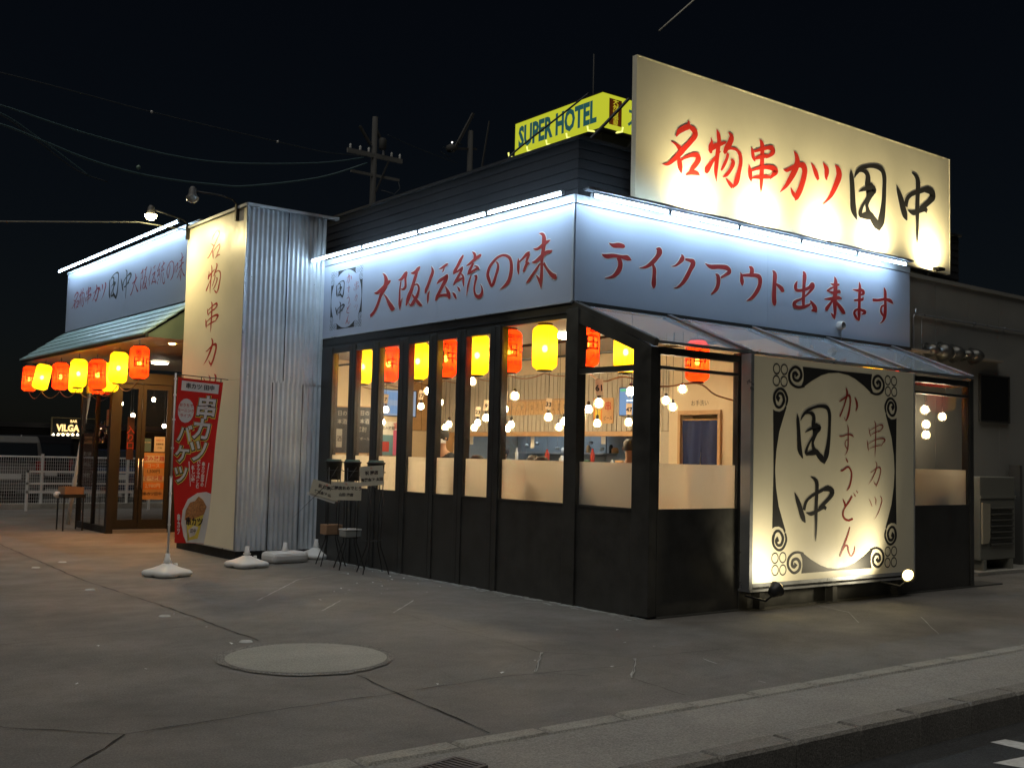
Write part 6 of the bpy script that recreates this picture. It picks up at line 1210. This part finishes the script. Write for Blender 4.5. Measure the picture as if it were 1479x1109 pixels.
tyre = mat('tyre', (.015, .015, .015), .8); rim = mat('rim', (.4, .4, .42), .3, metal=.8); cglass = mat('car_glass', (.02, .025, .03), .08, spec=.8)
def car(label, loc, rz, col, L=4.6, W=1.72, Hh=1.78, van=True):
    t = empty('parked_car', label, 'car', loc, rz, group='cars parked behind the fence'); p = mat('car_paint_%02d%02d%02d' % tuple(int(c*99) for c in col), col, .28, metal=.2, coat=.6)
    h = W/2
    if van: pro = [(0, .35), (-.02, .75), (.06, 1.05), (.16, 1.62), (.28, Hh), (2.9, Hh), (3.5, 1.12), (4.4, .95), (L, .7), (L, .35)]
    else: pro = [(0, .35), (-.02, .8), (.1, .98), (.35, 1.0), (.95, Hh), (2.3, Hh), (3.1, 1.0), (4.2, .88), (L, .65), (L, .35)]
    # cross-sections: lower body full width, roof narrower
    m = MB(); n = len(pro); vs = []
    for f, ins in ((-1, 0), (1, 0)):
        for x, z in pro:
            k = 1-.16*max(0, (z-1.0)/(Hh-1.0)) if z > 1.0 else 1; vs.append((x, f*h*k, z))
    m.add(vs, [tuple(range(n)), tuple(range(n, 2*n))[::-1]]+[(i, n+i, n+(i+1) % n, (i+1) % n) for i in range(n)]); m.build('body', p, t, bevel=.05)
    m = MB()
    if van: m.prism([(.048, -h*.80, 1.10), (.048, h*.80, 1.10), (.165, h*.76, 1.60), (.165, -h*.76, 1.60)], (-.02, 0, 0))
    else: m.prism([(.36, -h*.84, 1.03), (.36, h*.84, 1.03), (.90, h*.78, Hh-.04), (.90, -h*.78, Hh-.04)], (-.02, 0, .015))
    m.build('rear_window', cglass, t)
    for s in (-1, 1):
        m = MB(); m.prism([(.45, s*h*.985, 1.08), (3.0, s*h*.985, 1.08), (2.75, s*h*.90, Hh-.16), (.5, s*h*.90, Hh-.16)], (0, s*.03, 0)); m.build('side_window', cglass, t)
        m = MB(); m.box(-.045, .03, s*h*.72, s*h*.97, .82, 1.15 if van else .95); m.build('tail_light', mat('tail_red', (.30, .01, .01), .2), t)
        for x in (.8, L-.85):
            m = MB(); m.lathe([(.0001, -.0), (.30, -.0), (.32, .03), (.32, .17), (.30, .20)], (x, s*h*.80 if s > 0 else s*h*.80-.2, .32), 20, 'y'); w = m.build('wheel', tyre, t)
            m = MB(); m.lathe([(.0001, 0), (.19, 0), (.2, .01)], (x, s*(h*.80+.205), .32), 16, 'y'); m.build('rim', rim, w)
    m = MB(); m.box(-.06, .02, -h*.9, h*.9, .36, .58); m.build('bumper', p, t, bevel=.02); m = MB(); m.box(-.066, -.061, -.26, .26, .66, .80); m.build('number_plate', whitepl, t)
    return t
car('silver grey minivan seen from behind, at the left edge behind the fence', (-.62, 21.3, 0), R(90), (.16, .16, .155))
car('tall black car between the silver van and the blue one', (1.2, 24.8, 0), R(90), (.012, .012, .014), van=True, Hh=1.85)
car('dark blue car with shiny rear behind the white pole', (2.15, 21.4, 0), R(80), (.02, .035, .09), van=False, Hh=1.48)
# building with lit name across the car park
t = empty('far_building', 'long low dark building across the car park with a lit gold name', 'building', (0, 33, 0)); dk = mat('far_dark', (.02, .02, .022), .8)
m = MB(); m.box(-25, 14, 0, 8, 0, 2.15); m.build('wall', dk, t); m = MB(); m.box(-25.3, 14.3, -.5, 8.3, 2.18, 2.36); m.build('roof', mat('far_roof', (.03, .03, .032), .6), t)
for i in range(5): m = MB(); m.box(-14+i*3.2, -12.6+i*3.2, -.03, -.001, .9, 1.7); m.build('window', cglass, t)
cs = hit(104, 618, 1, 32.2); t = empty('lit_name_sign', 'black signboard with glowing gold letters over a row of tiny lights', 'sign', (cs.x, 32.2, cs.z)); m = MB(); m.box(-.68, .95, .02, .10, -.34, .34); m.build('board', blkm, t)
m = MB(); fz = .03
m.box(-.70, .97, .0, .12, .34, .37); m.box(-.70, .97, 0, .12, -.37, -.34); m.box(-.70, -.68, 0, .12, -.34, .34); m.box(.95, .97, 0, .12, -.34, .34); m.build('frame', mat('sign_bronze', (.3, .24, .12), .4), t)
gold = emit('gold_letters', (1, .66, .25), 1.8); lettering('VILGA', (-.14, .02, -.02), (1, 0, 0), (0, 0, 1), .33, gold, t, bold=.014, xs=.85, off=.01); lettering('BAR', (.05, .02, .24), (1, 0, 0), (0, 0, 1), .13, gold, t, bold=.004, off=.01); m = MB(); m.box(-.5, .1, .008, .016, -.24, -.20); m.build('underline', gold, t)
for i in range(8):
    c = hit(77+i*7.0, 627.5, 1, 31.5); m = MB(); m.lathe([(.0001, .05), (.03, .02), (.05, -.03), (.0001, -.04)], tuple(c), 10); tag(m.build('eaves_lamp', emit('eaves_lamp', (1, .85, .6), 7)), ('leftmost', 'second', 'third', 'fourth', 'fifth', 'sixth', 'seventh', 'rightmost')[i]+' tiny lamp in the row below the gold name', 'lamp', 'row of tiny lamps under the gold name')

# ------------------------------------------------------------------ street poles, cables, hotel sign
pole_m = mat('pole_concrete', (.055, .055, .053), .8, var=.1); cab = mat('cable_black', (.03, .04, .05), .5)
a = hit(540, 165, 1, 25); t = empty('utility_pole', 'concrete utility pole with two crossarms left of centre above the roof', 'utility pole', (a.x+.06, 25, 0))
m = MB(); m.tube([(0, 0, 0), (0, 0, a.z-.1)], [.15, .10], 14); m.build('pole', pole_m, t)
m = MB(); m.box(-1.12, 1.15, -.10, -.02, 12.14, 12.30); m.build('crossarm', mat('crossarm_steel', (.20, .20, .19), .6), t); m = MB(); m.box(-.95, 1.05, -.09, -.03, 11.46, 11.55); m.build('crossarm', mat('crossarm_steel', (.2, .2, .19), .6), t)
m = MB(); m.bar((.06, -.1, 10.9), (.55, -.1, 12.1), .05); m.build('brace', pole_m, t)
for x in (-1.0, -.6, -.25, .35, .7, 1.05): m = MB(); m.lathe([(.03, 0), (.05, .04), (.03, .08), (.05, .12), (.02, .17)], (x, -.06, 12.30), 10); m.build('insulator', whitepl, t)
m = MB(); m.bar((-.62, 0, 13.2), (-.15, 0, 12.6), .09); m.bar((.0, 0, 13.3), (.35, 0, 12.75), .08); m.lathe([(.12, 12.5), (.14, 12.55), (.14, 12.85), (.10, 12.9)], (.28, -.1, 0), 12); m.build('switchgear', pole_m, t)
m = MB(); m.tube([(1.0, -.06, 11.5), (1.08, -.1, 11.2), (.85, -.1, 10.95), (.3, -.1, 11.0)], .018, 6); m.build('drop_cable', cab, t)
a = hit(680, 180, 1, 25); t = empty('utility_pole', 'utility pole with slanted arms half hidden by the roof, left of the yellow hotel sign', 'utility pole', (a.x, 25, 0))
m = MB(); m.tube([(0, 0, 0), (0, 0, 14.0)], [.15, .10], 14); m.build('pole', pole_m, t)
m = MB(); m.bar((-.75, 0, 13.1), (.1, 0, 14.7), .10); m.build('arm', pole_m, t); m = MB(); m.bar((.55, .1, 12.1), (.95, .1, 14.6), .05); m.build('arm', pole_m, t); m = MB(); m.bar((-1.1, 0, 13.1), (.3, 0, 13.35), .07); m.build('arm', pole_m, t)
m = MB(); m.lathe([(.16, 13.0), (.18, 13.03), (.18, 13.2), (.10, 13.25)], (-.95, -.1, 0), 12); m.build('switchgear', pole_m, t)
m = MB(); m.tube([(-.8, -.1, 13.0), (-1.3, -.1, 13.1), (-1.45, -.1, 12.9), (-1.0, -.1, 12.75)], .016, 6); m.build('drop_cable', cab, t)
c = hit(653, 206, 1, 24.8); t2 = empty('street_lamp', 'tiny white point lamp on the second utility pole', 'lamp', tuple(c)); m = MB(); m.sphere((0, 0, 0), .035, 8, 6); m.build('bulb', emit('point_lamp', (1, .95, .9), 2), t2); m = MB(); m.tube([(0, 0, .03), (.3, .1, .1), (.6, .2, .05)], .015, 6); m.build('arm', pole_m, t2)
def wire(pts, y, r, label, m_=cab, depth=None):
    P = [list(hit(px, py, 1, y if depth is None else depth[i])) for i, (px, py) in enumerate(pts)]
    m = MB(); m.tube(catmull(P, 6), r, 6); return tag(m.build('overhead_cable', m_), label, 'cable')
cb2 = mat('cable_teal', (.06, .12, .14), .5)
w1 = wire([(-60, 92), (0, 105), (110, 133), (219, 162), (401, 205), (470, 220), (530, 226)], 24.8, .016, 'topmost thin overhead cable with two pale marker balls', cab)
for px, py in ((219, 162), (401, 205)): c = hit(px, py, 1, 24.8); m = MB(); m.sphere(tuple(c), .045, 10, 8); m.build('marker_ball', whitepl, w1)
wire([(-60, 140), (0, 152), (124, 193), (249, 225), (342, 236), (460, 235.5), (525, 228)], 24.8, .028, 'second overhead cable sagging to the utility pole crossarm', cb2)
w3 = wire([(-60, 170), (0, 179.5), (62, 204), (124, 229), (187, 248), (249, 260), (311, 267), (358, 269), (460, 257), (530, 236)], 24.7, .034, 'thick lower overhead cable passing just above the pillar lamps', cb2)
c = hit(200, 242, 1, 24.7); m = MB(); m.sphere(tuple(c), .07, 10, 8); m.build('marker_ball', mat('ball_green', (.2, .3, .25), .5), w3)
wire([(-60, 140), (0, 166), (47, 198), (109, 245), (155, 263)], 28, .022, 'thin teal cable crossing steeply down at the far left'); wire([(-60, 150), (0, 163), (62, 204), (130, 255)], 27, .02, 'second thin cable crossing steeply down at the far left', cb2)
wire([(560, 195), (600, 213), (660, 236)], 24.9, .012, 'thin cable between the two utility poles')
A = Vector((-1.27, 7.95, 5.02)); Bq = hit(-150, 318, 1, 9.5); C0 = hit(0, 320, 1, 9.0)
m = MB(); m.tube([A, hit(200, 321, 1, 8.2), C0, Bq], .010, 6); t = tag(m.build('stay_wire', mat('wire_grey', (.25, .25, .22), .7)), 'taut pale wire running left from the top of the cream pillar', 'wire')
for px in (62, 180): c = hit(px, 320.3, 1, 9.0 if px < 100 else 8.3); m = MB(); m.sphere(tuple(c), .015, 8, 6); m.build('wire_clip', iron, t)
# guy wire with its pale guard above the rooftop board
a = hit(952, 45, 1, .9); b = hit(1012, -8, 1, .9); c2 = hit(870, 118, 1, .9)
m = MB(); m.tube([a, b], .012, 8); t = tag(m.build('wire_guard', mat('guard_cream', (.50, .48, .40), .5)), 'short pale guard tube on the stay wire above the rooftop board', 'wire guard')
wire([(952, 45), (1012, -8), (1100, -86)], .93, .005, 'stay wire passing through the pale guard above the rooftop board')
# hotel
HX0, HX1, HZ0, HZ1, HY = 44.97, 54.48, 26.3, 0, 60
hy0 = 60.0
t = empty('hotel_sign', 'glowing yellow corner sign reading SUPER HOTEL above the dark roof', 'sign', (40, 44, 24))
yl = emit('hotel_yellow', (.50, .53, .03), 1.0)
# left face runs along the building depth, right face faces the street
zt_, zb_ = 20.6, 18.75
p0 = hit(743, 170, 0, 30); p1 = hit(872, 145, 0, 30)
XH = 30.0; YA, YB = 40.3, 32.85; ZTh, ZBh = 20.65, 18.8
ppx = [hit(743, 170, 0, XH), hit(743, 218, 0, XH), hit(872, 145, 0, XH), hit(872, 194, 0, XH)]
def face(P, off, m_, name): m = MB(); m.prism(P, off); o = m.build(name, m_, t); o.location = (-40, -44, -24); return o
face([(XH, YB, ZBh), (XH, YA, ZBh), (XH, YA, ZTh), (XH, YB, ZTh)], (.4, 0, 0), yl, 'left_face')
face([(XH+.4, YB, ZBh), (XH+.4, YB, ZTh), (XH+14, YB, ZTh), (XH+14, YB, ZBh)], (0, .4, 0), yl, 'right_face')
hb = emit('hotel_blue', (.018, .075, .075), 1.0)
o = lettering('SUPER HOTEL', (XH, (YA+YB)/2+.05, (ZTh+ZBh)/2-.02), (0, -1, 0), (0, 0, 1), 1.62, hb, t, bold=.07, xs=.66, off=.03); o.location = (-40, -44, -24)
o = lettering('スーパーホテル', (XH+1.75+3.0, YB, (ZTh+ZBh)/2-.1), (1, 0, 0), (0, 0, 1), 1.15, hb, t, bold=.03, xs=.75, off=.03); o.location = (-40, -44, -24)
orr = mat('hotel_orange', (.75, .18, .03), .6)
m = MB(); m.add([(XH+.45, YB-.02, ZBh+.25), (XH+1.35, YB-.02, ZBh+.25), (XH+1.35, YB-.02, ZTh-.2), (XH+.45, YB-.02, ZTh-.2)], [(0, 1, 2, 3)]); o = m.build('orange_panel', orr, t); o.location = (-40, -44, -24)
o = lettering('天然温泉', (XH+.9, YB-.02, (ZTh+ZBh)/2), (1, 0, 0), (0, 0, 1), .42, yl, t, vertical=True, off=.03); o.location = (-40, -44, -24)
m = MB(); m.box(XH-.05, XH+14, YB-.05, YA+.05, ZBh-.10, ZBh-.02); m.box(XH-.05, XH+14, YB-.05, YA+.05, ZTh+.001, ZTh+.08); o = m.build('frame', blkm, t); o.location = (-40, -44, -24)
for i in range(5):
    m = MB(); y = YB+.6+i*1.7; m.tube([(XH, y, ZBh-.1), (XH-.45, y, ZBh-.15), (XH-.5, y, ZBh+.08)], .05, 6); o = m.build('sign_lamp', emit('sign_lamp', (.8, .8, .2), 1.5), t); o.location = (-40, -44, -24)
for i in range(4):
    m = MB(); x = XH+1+i*1.8; m.tube([(x, YB, ZBh-.1), (x, YB-.45, ZBh-.15), (x, YB-.5, ZBh+.08)], .05, 6); o = m.build('sign_lamp', emit('sign_lamp', (.8, .8, .2), 1.5), t); o.location = (-40, -44, -24)
t = empty('hotel_building', 'dark hotel block carrying the yellow corner sign, only its unlit top near the roof line', 'building', (37, 37, 0))
m = MB(); m.box(-7+.3, 7, -4+.2, 3.2, 0, 18.65); m.build('wall', dk, t)
m = MB(); m.tube([(-6.8, 2.9, 18.7), (-6.8, 2.9, 21.8)], .04, 6) if False else m.tube([(-4.0, 0, 18.6), (-4.0, 0, 24.6)], .035, 6); m.build('antenna', pole_m, t)
for i in range(5):
    for j in range(6): m = MB(); m.box(-6.74, -6.70, -3+i*1.25, -2.3+i*1.25, 2+j*2.7, 3.3+j*2.7); m.build('window', cglass, t)
wire([(845, 208), (859, 194.5), (877, 176), (895, 157), (908, 143)], 20, .06, 'thick black cable crossing the right part of the yellow hotel sign', cab)
wire([(735, 232), (745, 218), (825, 155), (850, 135)], 20, .035, 'thin black cable crossing the SUPER HOTEL lettering', cab)
